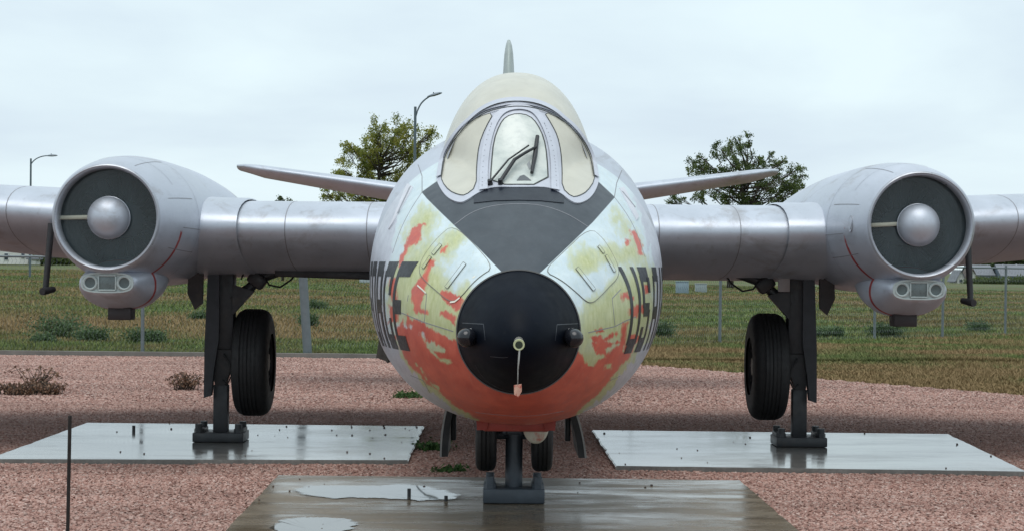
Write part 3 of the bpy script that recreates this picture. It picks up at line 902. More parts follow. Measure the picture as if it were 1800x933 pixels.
# side antenna bumps
for sx, px, py, chip in ((-1, 817, 593, False), (1, 1012, 594, True)):
    c = P(px, py, 11.13)
    base = P(px - sx * 16, py - 2, 11.5)
    pts = [base, base.lerp(c, .5), c]
    prof = []
    d = (c - base)
    n = 12
    path = [base + d * t for t in (0, .4, .8)] + [base + d * (.8 + .2 * math.sin(R(a))) for a in (15, 30, 45, 60, 75, 88)]
    rads = [.056, .056, .055] + [.055 * math.cos(R(a)) for a in (15, 30, 45, 60, 75, 88)]
    b = tube('antenna_bump', path, rads, plain('antenna_black', (.010, .011, .015), .22, 0, .2), radome, 24)
    wm = plain('chipped_white', (.55, .55, .55), .5)
    for k in range(9 if chip else 3):
        a = random.uniform(1.2, 2.6) if not chip else random.uniform(.6, 3.0)
        tt = random.uniform(.45, .8)
        a_, b_ = frame_of(d)
        up = Vector((0, 0, 1)); sd = Vector((sx, 0, 0))
        w = (sd * math.cos(a) * -sx * .8 + up * abs(math.sin(a))).normalized()
        q = base + d * tt + w * .0555
        t1 = d.normalized(); t2 = t1.cross(w)
        L_, W_ = random.uniform(.012, .035), random.uniform(.006, .014)
        vv = [q + w * .001 + t1 * math.cos(j * 1.05) * L_ * random.uniform(.5, 1) + t2 * math.sin(j * 1.05) * W_ * random.uniform(.5, 1) for j in range(6)]
        mesh('paint_chip', vv, [(0, 1, 2, 3, 4, 5)], wm, b, False)
    s = -sx
    sq = [(px + s * 44, py - 22), (px + s * 44, py + 24), (px - s * 8, py + 26)] if False else [(px - sx * -6 - sx * 2, py - 26), (px - sx * 33, py - 24), (px - sx * 36, py + 4)]
    ribbon('base_edge', sq, on_radome, .004, plain('radome_edge', (.035, .04, .05), .4), radome, .001)
ribbon('scuff_line', [(862, 626), (885, 628), (893, 627)], on_radome, .003, plain('radome_edge', (.035, .04, .05), .4), radome, .001)
ribbon('edge_line', smooth_poly([(835, 640), (850, 666), (880, 684), (914, 690), (948, 684), (976, 668), (990, 648)], 2, False), on_radome, .0025, plain('radome_edge', (.035, .04, .05), .4), radome, .001)

# nose probe
tip = P(912, 603, 10.93)
pr = tube('nose_probe', [tip + Vector((0, .12, .035)), tip + Vector((0, .02, .012)), tip + Vector((0, -.05, .002)), tip + Vector((0, -.09, -.004))], [.030, .028, .024, .024], brass, radome, 20)
lathe('probe_collar', (tip.x, tip.z - .004), [(tip.y - .095, .020), (tip.y - .096, .030), (tip.y - .080, .032), (tip.y - .078, .024)], plain('collar_pale', (.5, .52, .30), .5), pr, 20)
lathe('probe_bore', (tip.x, tip.z - .004), [(tip.y - .0965, .0001), (tip.y - .0962, .021)], plain('bore_dark', (.02, .03, .015), .7), pr, 20)
# the tag hanging from it is a thing of its own
tg0 = tip + Vector((0, -.09, -.028)); tg1 = P(910, 676, tg0.y)
tag_root = empty('warning_tag', tg1)
tag(tag_root, 'small faded red tag hanging on a cord from the nose probe', 'tag')
V, Fc = tube_data([tg0 + Vector((0, 0, .03)), tg0, tg0 + Vector((-.004, -.002, -.10)), tg1 + Vector((0, 0, .0))], .0028, 6)
V2, F2 = tube_data([tg0 + Vector((.006, -.004, .02)), tg0 + Vector((.002, -.004, -.06)), tg0 + Vector((-.004, -.002, -.12))], .0024, 6)
mesh('cord', *merge([(V, Fc), (V2, F2)]), cord_m, tag_root)
tw = [(-.021, -.005, .0), (.021, .003, .006), (.023, .006, -.035), (.004, .002, -.068), (-.019, -.006, -.052)]
vv = [tg1 + Vector(p) for p in tw] + [tg1 + Vector((p[0], p[1] + .002, p[2])) for p in tw]
mesh('tag_plate', vv, [(0, 1, 2, 3, 4), (9, 8, 7, 6, 5)] + [(i, i + 5, (i + 1) % 5 + 5, (i + 1) % 5) for i in range(5)], tag_m, tag_root, False)

# hatches, latches and seams on the nose
HL = smooth_poly([(868, 471), (845, 485), (828, 501), (815, 517), (801, 529), (788, 528), (770, 513), (748, 494), (737, 480), (740, 460), (752, 440), (774, 414), (797, 396), (838, 434)], 2)
HR = smooth_poly([(955, 477), (985, 491), (1012, 513), (1030, 530), (1041, 532), (1053, 522), (1070, 504), (1086, 488), (1087, 470), (1076, 446), (1060, 420), (1036, 400), (988, 446)], 2)
for poly in (HL, HR):
    h = patch('hatch', poly, on_nose, nose_paint, nose, 3.0, .004, .012)
    off = Vector(h.matrix_world.translation)
    co = np.array([tuple(v.co) for v in h.data.vertices])
    paint(h.data, co)
    ribbon('seam', poly, on_nose, .0038, seam_h, h, .0045, 5, True)
def latch(a, b, w, par):
    d = Vector((b[0] - a[0], b[1] - a[1])).normalized(); n = Vector((-d.y, d.x)) * w
    q = [(a[0] + n.x, a[1] + n.y), (b[0] + n.x, b[1] + n.y), (b[0] - n.x, b[1] - n.y), (a[0] - n.x, a[1] - n.y)]
    o = patch('latch', q, on_nose, nose_paint, nose, 2.5, .010, .010)
    paint(o.data, np.array([tuple(v.co) for v in o.data.vertices]))
    ribbon('seam', q, on_nose, .003, seam_h, o, .0106, 4, True)
latch((776, 431), (762, 448), 2.6, nose); latch((758, 452), (745, 472), 2.2, nose); latch((818, 464), (786, 506), 3.0, nose)
latch((1051, 434), (1060, 446), 2.0, nose); latch((1064, 450), (1079, 478), 2.2, nose); latch((1013, 472), (1043, 510), 2.8, nose)
for line in ([(733, 501), (750, 517), (746, 566), (797, 582)], [(703, 548), (722, 556), (746, 566)], [(1091, 508), (1076, 524), (1081, 573), (1034, 584)], [(1081, 573), (1100, 563), (1118, 556)],
             smooth_poly([(798, 396), (830, 372), (868, 361), (912, 358), (955, 361), (998, 376), (1034, 399)], 2, False), smooth_poly([(742, 338), (722, 368), (703, 405), (690, 445)], 2, False),
             smooth_poly([(1080, 347), (1102, 376), (1120, 410), (1134, 452)], 2, False), [(718, 518), (716, 529)], smooth_poly([(836, 724), (880, 729), (914, 731), (950, 729), (990, 722)], 2, False),
             [(722, 659), (744, 668), (756, 690)], [(1072, 668), (1090, 660)], [(735, 290), (742, 310), (742, 337)], [(1093, 300), (1084, 322), (1080, 346)]):
    ribbon('seam', line, on_nose, .0055, seam_soft, nose, .0012)
ribbon('scratch', [(792, 531), (800, 530), (809, 523)], on_nose, .010, plain('bare_scratch', (.75, .72, .62), .4), nose, .0052)
ribbon('scratch', [(831, 489), (836, 486)], on_nose, .012, plain('bare_scratch', (.75, .72, .62), .4), nose, .0052)
ribbon('scratch', [(734, 501), (742, 508), (749, 515)], on_nose, .008, plain('bare_scratch', (.75, .72, .62), .4), nose, .003)
# shoulder vents
for q in ([(717, 324), (727, 330), (692, 392), (684, 404)], [(1088, 332), (1096, 330), (1122, 382), (1118, 388)]):
    v = patch('shoulder_vent', q, on_nose, plain('vent_pale', (.62, .63, .68), .4), fus, 4, .008, .012)
    m = [(q[0][0] * .7 + q[1][0] * .3, q[0][1] + 6), (q[1][0] * .8 + q[0][0] * .2, q[1][1] + 8), (q[2][0] * .75 + q[1][0] * .25, q[2][1] - 16)]
    ribbon('slot', [((m[0][0] + m[1][0]) / 2, m[0][1]), m[2]], on_nose, .018, plain('vent_dark', (.30, .31, .34), .5), v, .0095)
# lettering
SW = .24
GLYPH = {'E': [(0, 0, .24, 1), (.24, .83, 1, 1), (.24, .41, .82, .57), (.24, 0, 1, .17)], 'F': [(0, 0, .24, 1), (.24, .83, 1, 1), (.24, .41, .82, .57)],
 'C': [(0, .1, .24, .9), (.1, .83, 1, 1), (.1, 0, 1, .17), (.76, .62, 1, .83), (.76, .17, 1, .36)], 'O': [(0, .08, .24, .92), (.76, .08, 1, .92), (.12, .83, .88, 1), (.12, 0, .88, .17)],
 'R': [(0, 0, .24, 1), (.24, .83, .9, 1), (.24, .40, .9, .56), (.76, .50, 1, .90), (.68, 0, 1, .42)], 'U': [(0, .1, .24, 1), (.76, .1, 1, 1), (.12, 0, .88, .17)],
 'S': [(.05, .83, .95, 1), (0, .52, .24, .9), (.1, .42, .9, .58), (.76, .1, 1, .5), (.05, 0, .95, .17), (0, .14, .28, .30), (.72, .70, 1, .88)],
 'A': [(0, 0, .24, .9), (.76, 0, 1, .9), (.12, .83, .88, 1), (.24, .38, .70, .53)], 'I': [(.34, 0, .66, 1)]}
def letter(ch, side, Df, Da, z0, z1):
    """Df/Da depth of the front and aft edge; text on the left reads towards the nose, on the right away from it"""
    V, Fc = [], []
    for li, (u0, v0, u1, v1) in enumerate(GLYPH[ch]):
        nu = max(2, int((u1 - u0) * 8)); nv = max(2, int((v1 - v0) * 16)); o = len(V)
        for j in range(nv + 1):
            for i in range(nu + 1):
                u = u0 + (u1 - u0) * i / nu; v = v0 + (v1 - v0) * j / nv
                D = (Da + (Df - Da) * u) if side < 0 else (Df + (Da - Df) * u)
                z = z0 + (z1 - z0) * v
                x = surf_x(D, z)
                e = 1e-3
                n = Vector((1.0, -(surf_x(D + e, z) - surf_x(D - e, z)) / (2 * e), -(surf_x(D, z + e) - surf_x(D, z - e)) / (2 * e))).normalized()
                p = Vector((AX + side * x, D, z)) + Vector((side * n.x, n.y, n.z)) * (.0022 + .0004 * li)
                V.append(p)
        for j in range(nv):
            for i in range(nu): a = o + j * (nu + 1) + i; Fc.append((a, a + 1, a + nu + 2, a + nu + 1))
    o = mesh('letter', V, Fc, letter_m, nose if (Df + Da) / 2 < NOSE_END else fus, True)
    bm = bmesh.new(); bm.from_mesh(o.data)
    for f in bm.faces:
        if f.normal.x * side < 0: f.normal_flip()
    bm.to_mesh(o.data); bm.free()
    o['label'] = 'black letter ' + ch
LW, LG = .185, .045
LET_L0, LET_R0 = 12.06, 12.03
d = LET_L0
for ch in 'ECROF':
    letter(ch, -1, d, d + LW, 1.165, 1.71); d += LW + LG
d = LET_R0
for ch in 'US AIR':
    if ch == ' ': d += .06; continue
    w = LW
    letter(ch, 1, d, d + w, 1.16, 1.69); d += w + LG

# ------------------------------------------------------------------ windscreen and canopy
CTRL = [(912, 326, 12.56), (863, 326, 12.58), (963, 326, 12.58), (836, 338, 12.66), (988, 338, 12.66), (810, 354, 12.74), (1015, 356, 12.74), (784, 343, 12.93), (1036, 348, 12.93), (770, 320, 13.10), (1050, 322, 13.10),
        (774, 290, 13.15), (1045, 290, 13.15), (793, 240, 13.17), (1027, 240, 13.17), (821, 209, 13.17), (996, 206, 13.17), (854, 188, 13.17), (963, 188, 13.17), (911, 177, 13.16),
        (911, 200, 13.05), (874, 240, 12.91), (951, 240, 12.91), (911, 260, 12.80), (866, 285, 12.73), (958, 285, 12.73), (840, 270, 12.86), (983, 270, 12.86), (810, 280, 13.0), (1012, 280, 13.0)]
CTRL = [(x, y, on_nose(x, y)[0].y - .02) if (y > 319) else (x, y, d_) for x, y, d_ in CTRL]
_cp = np.array(CTRL)
def _tps(r): return np.where(r > 0, r * r * np.log(r + 1e-9), 0)
_A = _tps(np.hypot(_cp[:, None, 0] - _cp[None, :, 0], _cp[:, None, 1] - _cp[None, :, 1]) / 100)
_n = len(_cp); _M = np.zeros((_n + 3, _n + 3)); _M[:_n, :_n] = _A + np.eye(_n) * .01
_Pm = np.stack([np.ones(_n), _cp[:, 0] / 100, _cp[:, 1] / 100], 1); _M[:_n, _n:] = _Pm; _M[_n:, :_n] = _Pm.T
_w = np.linalg.solve(_M, np.concatenate([_cp[:, 2], np.zeros(3)]))
def ws_D(px, py):
    k = _tps(np.hypot(_cp[:, 0] - px, _cp[:, 1] - py) / 100)
    v = float(k @ _w[:_n] + _w[_n] + _w[_n + 1] * px / 100 + _w[_n + 2] * py / 100)
    h = NOSE_BVH.ray_cast(CAM, ray(px, py).normalized())[0]
    return v if h is None else min(v, h.y - .02)
def on_ws(px, py):
    p = P(px, py, ws_D(px, py))
    a = P(px + 2, py, ws_D(px + 2, py)) - p; b = P(px, py - 2, ws_D(px, py - 2)) - p
    n = a.cross(b).normalized()
    if n.y > 0: n = -n
    return p, n
WS = smooth_poly([(766, 318), (768, 300), (775, 272), (793, 238), (821, 208), (854, 187), (911, 176), (966, 187), (1000, 207), (1029, 238), (1045, 275), (1051, 300), (1054, 320), (1040, 348), (1016, 359), (1000, 351), (986, 339), (964, 328), (912, 329), (862, 328), (836, 341), (822, 351), (808, 357), (784, 347)], 2)
wsn = patch('windscreen', WS, on_ws, frame_grey, plane, 5, 0, .03)
PL = smooth_poly([(869, 198), (853, 226), (842, 255), (838, 291), (837, 329), (818, 344), (806, 343), (790, 336), (777, 320), (776, 305), (781, 280), (795, 249), (814, 224), (839, 207)], 1)
PR = smooth_poly([(955, 196), (970, 220), (980, 240), (986, 268), (988, 300), (988, 331), (1005, 347), (1018, 345), (1032, 337), (1045, 318), (1045, 292), (1033, 260), (1013, 233), (986, 211)], 1)
PF = smooth_poly([(862, 325), (864, 291), (868, 249), (878, 221), (889, 206), (909, 200), (930, 204), (944, 218), (956, 244), (961, 273), (964, 325)], 1)
for nm, poly, mt in (('side_pane', PL, cream), ('side_pane', PR, cream), ('front_pane', PF, front_pane_m)):
    o = patch(nm, poly, on_ws, mt, wsn, 4, .0035, .01)
    if nm == 'front_pane': fp = o
    ribbon('seal', poly, on_ws, .009 if nm == 'front_pane' else .005, seal_m, o, .0042, 3, True)
# raised arch of the frame round the front pane, and the double hoop behind
for line, w, mt, nm, lf in ((smooth_poly([(850, 335), (852, 291), (857, 250), (868, 215), (884, 195), (911, 188), (938, 194), (954, 213), (969, 250), (974, 291), (976, 335)], 2, False), .054, frame_grey, 'front_arch', .010),
                        (smooth_poly([(772, 312), (777, 276), (796, 240), (823, 211), (856, 191), (911, 181), (963, 191), (996, 211), (1025, 241), (1043, 278), (1048, 312)], 2, False), .030, frame_grey, 'hoop', .012)):
    ribbon(nm, line, on_ws, w, mt, wsn, lf, 5)
ribbon('hoop_seam', smooth_poly([(777, 312), (783, 276), (802, 244), (828, 216), (859, 197), (911, 187), (961, 197), (992, 216), (1019, 244), (1037, 278), (1043, 312)], 2, False), on_ws, .006, seal_m, wsn, .013, 5)
D = []
for line in (smooth_poly([(848, 330), (850, 291), (855, 252), (865, 219)], 2, False), smooth_poly([(978, 330), (974, 280), (967, 245), (956, 219)], 2, False)):
    for (x, y) in resample(line, 7, False):
        p, n = on_ws(x, y); a, b = frame_of(n)
        q = p + n * .0115
        D.append(([q + (a * math.cos(k * 1.047) + b * math.sin(k * 1.047)) * .0035 for k in range(6)] + [q + n * .002], [(k, (k + 1) % 6, 6) for k in range(6)]))
o = mesh('rivets', *merge(D), plain('rivet_dark', (.16, .16, .18), .5), wsn); o['kind'] = 'stuff'
# wiper
def wp(px, py, up): p, n = on_ws(px, py); return p + n * up
wb = tube('wiper_blade', [wp(943, 246, .03), wp(939, 280, .028), (wp(934, 310, .026))], [.013, .016, .011], plain('wiper_black', (.012, .013, .016), .4), wsn, 8)
tube('wiper_arm', [wp(880, 324, .02), wp(905, 292, .05), wp(922, 280, .05), wp(940, 268, .045)], [.013, .012, .010, .009], plain('wiper_black', (.012, .013, .016), .4), wsn, 8)
tube('wiper_arm', [wp(862, 325, .02), wp(895, 292, .05), wp(928, 266, .048)], [.007, .006, .006], plain('wiper_black', (.012, .013, .016), .4), wsn, 8)
for q in ((880, 324), (862, 325)):
    tube('wiper_pivot', [wp(*q, -.01), wp(*q, .035)], [.018, .015], plain('wiper_black', (.012, .013, .016), .4), wsn, 12)
mesh('chipped_patch', [wp(x, y, .006) for x, y in ((908, 319), (914, 311), (921, 309), (928, 314), (934, 319))], [(4, 3, 2, 1, 0)], plain('delaminated', (.10, .11, .12), .5), fp, False)
mesh('chipped_patch', [wp(x, y, .006) for x, y in ((926, 290), (931, 284), (934, 296), (930, 300))], [(3, 2, 1, 0)], plain('delaminated_b', (.26, .28, .29), .5), fp, False)
# dark fairing panel in front of the windscreen
patch('glare_fairing', [(833, 345), (848, 334), (860, 328), (912, 328), (966, 328), (978, 334), (991, 345), (991, 358), (950, 354), (912, 353), (870, 354), (833, 358)], on_nose, navy, nose, 3, .005, .012)

# canopy
def canopy_ring(D, w, top, n=64, z0=2.05, e=2.24):
    t = np.linspace(-math.pi / 2, math.pi / 2, n)
    return [(AX + w * math.copysign(abs(math.sin(a)) ** (2 / e), math.sin(a)), D, z0 + (top - z0) * abs(math.cos(a)) ** (2 / e)) for a in t]
CS = np.array([(13.13, .515, 2.785), (13.30, .530, 2.875), (13.5, .552, 2.955), (13.75, .562, 3.025), (14.0, .566, 3.062), (14.5, .56, 3.058), (15.2, .51, 2.98), (16.0, .44, 2.85), (16.8, .33, 2.70), (17.6, .18, 2.6)])
rings = []
for D in np.linspace(13.13, 17.6, 44):
    rings.append(canopy_ring(float(D), float(pchip(D, CS[:, 0], CS[:, 1])), float(pchip(D, CS[:, 0], CS[:, 2]))))
can = loft('canopy', rings, cream, plane, closed=False, caps=(False, False))
r0 = canopy_ring(13.155, .520, 2.802); r1 = canopy_ring(13.19, .526, 2.822)
loft('canopy_rim', [canopy_ring(13.12, .512, 2.79), r0, r1, canopy_ring(13.2, .518, 2.815)], frame_grey, can, closed=False, caps=(False, False))
# ------------------------------------------------------------------ wings
def naca(n=26, t=.12):
    up = []
    for i in range(n):
        b = math.pi * i / (n - 1); x = .5 * (1 - math.cos(b))
        y = 5 * t * (.2969 * math.sqrt(x) - .1260 * x - .3516 * x * x + .2843 * x ** 3 - .1036 * x ** 4)
        up.append((x, y))
    return up
def wing_ring(x, le, chord, zmid, t, grow=1.0, inc=.045):
    up = naca(26, t)
    pts = [(x, le + u * chord, zmid + v * chord * grow - (u - .33) * chord * inc) for u, v in up]
    pts += [(x, le + u * chord, zmid - v * chord * grow - (u - .33) * chord * inc) for u, v in reversed(up[1:-1])]
    return pts
NX, NZ = 3.22, 2.045
LE, CH, WZ, WT = 16.85, 5.7, 1.912, .117
wing_under = silver
for sd, side_name in ((-1, 'left'), (1, 'right')):
    inner = [wing_ring(AX + sd * x, LE, CH, WZ, WT) for x in (.75, 1.2, 1.8, 2.4, 3.0, 3.6)]
    wi = loft('inner_wing', inner, silver, plane)
    def on_wing(px, py, o=[None]):
        if o[0] is None:
            o[0] = {}
        key = sd
        if key not in o[0]: o[0][key] = BVHTree.FromPolygons([tuple(v) for r in inner for v in r], [(i * 50 + k, i * 50 + (k + 1) % 50, (i + 1) * 50 + (k + 1) % 50, (i + 1) * 50 + k) for i in range(5) for k in range(50)])
        d = ray(px, py).normalized(); h = o[0][key].ray_cast(CAM, d)
        p, n = (h[0], h[1]) if h[0] is not None else o[0][key].find_nearest(CAM + d * 17.6)[:2]
        if n.y > 0: n = -n
        return p, n
    # leading-edge collar beside the nacelle
    col = [wing_ring(AX + sd * x, LE - .06, CH, WZ + .01, WT, g) for x, g in ((2.36, 1.0), (2.38, 1.045), (2.62, 1.05), (2.85, 1.10))]
    loft('wing_fillet', col, silver, wi, caps=(False, False))
    # span-wise joints
    for x in (1.25, 1.95):
        r = wing_ring(AX + sd * x, LE, CH, WZ, WT, 1.004); r2 = wing_ring(AX + sd * (x + .008), LE, CH, WZ, WT, 1.004)
        loft('seam', [[(p[0], p[1] - .002, p[2]) for p in r], [(p[0], p[1] - .002, p[2]) for p in r2]], seam_soft, wi, caps=(False, False))
    outer = [wing_ring(AX + sd * x, LE + .10 * max(0, x - 3.6), CH - .52 * max(0, x - 3.6), WZ + .053 + .072 * max(0, x - 3.15), WT) for x in (3.3, 3.9, 4.6, 5.5, 7.0, 8.6, 9.5, 9.75)]
    wo = loft('outer_wing', outer, silver, plane)
    for x in (4.35,):
        f = lambda xx, g: wing_ring(AX + sd * xx, LE + .10 * (xx - 3.6) - .002, CH - .52 * (xx - 3.6), WZ + .053 + .072 * (xx - 3.15), WT, g)
        loft('seam', [f(x, 1.004), f(x + .008, 1.004)], seam_soft, wo, caps=(False, False))
    # landing-light door outlines on the outer leading edge
    # tailplane
    tp = [wing_ring(AX + sd * x, 26.6 + .28 * x, 2.9 - .40 * x, 2.53 + .15 * (x - .3), .105) for x in (.1, 1.0, 2.0, 3.0, 3.5)]
    tp += [wing_ring(AX + sd * x, 26.6 + .28 * x + e, (2.9 - .40 * x) * (1 - f), 2.53 + .15 * (x - .3) + .01, .085) for x, e, f in ((3.72, .10, .12), (3.86, .34, .38))]
    loft('tailplane', tp, silver, plane)

# fin
fin = []
for z, le, ch, th in ((2.3, 26.2, 4.0, .075), (3.2, 27.2, 3.0, .085), (4.0, 27.9, 2.3, .085), (4.5, 28.3, 1.85, .09), (4.8, 28.55, 1.5, .09), (4.95, 28.75, 1.1, .085), (5.03, 29.0, .6, .08)):
    up = naca(20, th)
    fin.append([(AX + v * ch, le + u * ch, z) for u, v in up] + [(AX - v * ch, le + u * ch, z) for u, v in reversed(up[1:-1])])
loft('fin', fin, plain('fin_grey_green', (.33, .37, .35), .45, .1, .1, 3, stretch=(4, 1, .4)), plane)

# ------------------------------------------------------------------ nacelles
for sd in (-1, 1):
    cx = AX + sd * NX
    prof = [(15.62, .388), (15.575, .392), (15.556, .400), (15.552, .410), (15.56, .420), (15.59, .434), (15.70, .458), (15.9, .488), (16.12, .512), (16.5, .540), (17.0, .556), (17.6, .563), (18.5, .56), (20, .52), (21.5, .44), (22.6, .36), (22.6, .30), (22.2, .28)]
    pp = []
    xs_ = np.array([p[0] for p in prof[4:16]]); rs_ = np.array([p[1] for p in prof[4:16]])
    fine = prof[:4] + [(float(y), float(pchip(y, xs_[:-1], rs_[:-1]))) for y in np.concatenate([np.linspace(15.56, 16.5, 40), np.linspace(16.55, 21.5, 40)])] + prof[15:]
    nac = lathe('nacelle', (cx, NZ), fine, silver_nac, plane, 96, 60)
    nac['label'] = 'silver jet engine nacelle with glazed intake'
    lathe('intake_lip', (cx, NZ), [(15.68, .386), (15.60, .3895), (15.572, .394), (15.554, .402), (15.5495, .410), (15.556, .4195), (15.566, .4245)], lip_m, nac, 96, 60)
    lathe('intake_duct', (cx, NZ), [(15.66, .3885), (15.9, .395), (16.3, .40), (16.55, .40)], intake_in, nac, 96, 60)
    # compressor face: disc plus inlet vanes, each a blade
    lathe('compressor_face', (cx, NZ), [(16.54, .40), (16.55, .10)], intake_dk, nac, 64)
    for k in range(20):
        a = 2 * math.pi * k / 20
        u = Vector((math.sin(a), 0, math.cos(a))); w = Vector((math.cos(a), 0, -math.sin(a)))
        c0 = Vector((cx, 16.4, NZ))
        q = [c0 + u * .15 - w * .012 + Vector((0, -.05, 0)), c0 + u * .15 + w * .012 + Vector((0, .08, 0)), c0 + u * .398 + w * .03 + Vector((0, .08, 0)), c0 + u * .398 - w * .03 + Vector((0, -.05, 0))]
        th = Vector((0, .006, 0)) + w * .006
        mesh('inlet_vane', q + [p + th for p in q], [(0, 1, 2, 3), (7, 6, 5, 4), (0, 4, 5, 1), (1, 5, 6, 2), (2, 6, 7, 3), (3, 7, 4, 0)], plain('inlet_vane_metal', (.10, .12, .13), .40, .5), nac, False)
    # bullet
    bp = [(15.475 + .185 * (1 - math.cos(R(a))), .166 * math.sin(R(a))) for a in range(0, 91, 6)] + [(15.664, .170), (15.675, .170), (15.68, .158), (16.2, .15), (16.5, .15)]
    sp = lathe('spinner_cone', (cx, NZ), bp, silver, nac, 64, 50)
    lathe('cone_rim', (cx, NZ), [(15.652, .1665), (15.655, .1715), (15.668, .1715), (15.672, .166)], lip_m, sp, 64)
    # side strut, on the viewer's left in both intakes
    bm = bmesh.new()
    add_box(bm, (cx - .275, 15.74, NZ + .0), (.24, .16, .034), .012, Matrix.Rotation(R(-1.5 if sd < 0 else -3), 3, 'Y'))
    bm_obj('intake_strut', bm, vane_m, nac, True)
    cv = lathe('intake_cover', (cx, NZ), [(15.700, .158), (15.698, .25), (15.700, .3865)], cover_m, nac, 72)
    # chin fairing with the two round ports
    def pod_ring(D, w, h, zc, e=2.25, n=48):
        t = np.linspace(0, 2 * math.pi, n, endpoint=False)
        return [(cx + w * math.copysign(abs(math.cos(a)) ** (2 / e), math.cos(a)), D, zc + h * math.copysign(abs(math.sin(a)) ** (2 / e), math.sin(a))) for a in t]
    fz = 1.532
    PS = [(15.625, .207, .080, fz), (15.628, .216, .088, fz), (15.645, .228, .100, fz - .002), (15.70, .240, .115, fz - .008), (15.80, .262, .146, fz - .016), (15.95, .283, .180, fz - .022), (16.15, .298, .205, fz - .022), (16.4, .30, .215, fz - .015), (16.7, .29, .20, fz + .01), (17.0, .26, .19, fz + .05), (17.4, .18, .17, fz + .12), (17.8, .08, .1, fz + .22)]
    pod = loft('chin_fairing', [pod_ring(*p) for p in PS], silver_nac, nac, caps=(True, True))
    # face plate: pale frame with openings, built as ring strips
    fr = plain('port_frame', (.42, .47, .46), .45, .1, .1, 10)
    dkm = plain('port_inside', (.10, .125, .125), .4, .2, .2, 12)
    y0 = 15.618
    def disc_ring(name, x, z, r_in, r_out, ya, yb, mt):
        return lathe(name, (x, z), [(yb, r_in * .98), (ya, r_in), (ya - .004, (r_in + r_out) / 2), (ya, r_out), (yb, r_out)], mt, nac, 32)
    outline = [(cx + .208 * math.copysign(abs(math.cos(a)) ** .62, math.cos(a)), fz + .080 * math.copysign(abs(math.sin(a)) ** .62, math.sin(a))) for a in np.linspace(0, 2 * math.pi, 48, endpoint=False)]
    inner_o = [(cx + (x - cx) * .93, fz + (z - fz) * .86) for x, z in outline]
    rg = [[(x, 15.622, z) for x, z in outline], [(x, 15.606, z) for x, z in outline], [(x, 15.606, z) for x, z in inner_o], [(x, 15.624, z) for x, z in inner_o]]
    loft('port_frame', rg, fr, nac, caps=(False, False), auto=25)
    mesh('port_back', [(x, 15.6215, z) for x, z in inner_o], [tuple(range(48))], fr, nac, False)
    for s2 in (-1, 1):
        disc_ring('port_ring', cx + s2 * .135, fz, .042, .060, 15.608, 15.62, fr)
        lathe('round_port', (cx + s2 * .135, fz), [(15.6175, .0442), (15.619, .03), (15.6195, .0002)], dkm, nac, 32)
    bm = bmesh.new()
    for c_, s_ in (((cx, 15.613, fz + .058), (.136, .014, .012)), ((cx, 15.613, fz - .058), (.136, .014, .012)), ((cx - .068, 15.613, fz), (.012, .014, .104)), ((cx + .068, 15.613, fz), (.012, .014, .104))):
        add_box(bm, c_, s_, .002)
    bm_obj('grille_frame', bm, fr, nac, True)
    box('cooler_intake', (cx, 15.6185, fz), (.124, .006, .104), plain('cooler_glass', (.14, .17, .17), .3, .1, .2, 14), nac, .001)
    box('drain_box', (cx - sd * .02, 16.12, 1.278), (.185, .22, .10), plain('drain_dark', (.035, .03, .032), .5, .2), nac, .008)
    # nacelle panel joints
    for y_, z_lo in ((16.75, -1), (16.12, .3)):
        rr = float(pchip(y_, xs_[:-1], rs_[:-1])) + .0022
        V = []
        k0, k1 = (0, 96) if z_lo < 0 else (-15, 15)
        for k in range(k0, k1 + 1):
            a = 2 * math.pi * k / 96
            for dy in (0, .007): V.append((cx + rr * math.sin(a), y_ + dy - .0035, NZ + rr * math.cos(a)))
        Fc = [(2 * k, 2 * k + 1, 2 * k + 3, 2 * k + 2) for k in range(k1 - k0)]
        mesh('seam', V, Fc, seam_soft, nac, True)
    for ang, ya, yb in ((97, 16.15, 16.9), (70, 15.8, 16.6), (118, 15.9, 16.8), (25, 15.7, 16.7)):
        V = []
        for t in np.linspace(0, 1, 12):
            y_ = ya + (yb - ya) * t; rr = float(pchip(y_, xs_[:-1], rs_[:-1])) + .002
            for da in (-.006, .006):
                a = R(ang) + da
                V.append((cx - sd * rr * math.sin(a), y_, NZ + rr * math.cos(a)))
        mesh('seam', V, [(2 * k, 2 * k + 1, 2 * k + 3, 2 * k + 2) for k in range(11)], seam_soft, nac, True)
    if sd > 0:
        rr = float(pchip(15.92, xs_[:-1], rs_[:-1]))
        a = R(92); c_ = Vector((cx - rr * math.sin(a), 15.92, NZ + rr * math.cos(a) + .03)); n = Vector((-1, -.18, .05)).normalized()
        a_, b_ = frame_of(n)
        for rz, zz, mt, nm in ((.05, .006, lip_m, 'filler_ring'), (.035, .010, silver, 'filler_cap')):
            V = [c_ + n * .0 + a_ * math.cos(t) * rz * 1.0 + b_ * math.sin(t) * rz * 1.35 for t in np.linspace(0, 2 * math.pi, 24, endpoint=False)]
            loft(nm, [[p - n * .02 for p in V], [p + n * zz for p in V], [c_ + n * zz + (p - c_) * .8 for p in V]], mt, nac, auto=30)

# hanging drain masts outboard of the nacelles
for sd, t0, t1 in ((-1, (90, 444), (80, 509)), (1, (1700, 462), (1706, 529))):
    a, b = P(*t0, 16.9) + Vector((0, 0, .25)), P(*t1, 16.9)
    mast = tube('drain_mast', [a, b], [.030, .026], gear_m, plane, 14)
    c = P(t1[0] + (-6 if sd < 0 else 6), t1[1] + 3, 16.8); e = P(t1[0] + (14 if sd < 0 else -14), t1[1] - 1, 16.95)
    tube('mast_tip', [c, c.lerp(e, .12), e], [.030, .034, .026], plain('mast_tip', (.05, .05, .055), .35, .5), mast, 16)

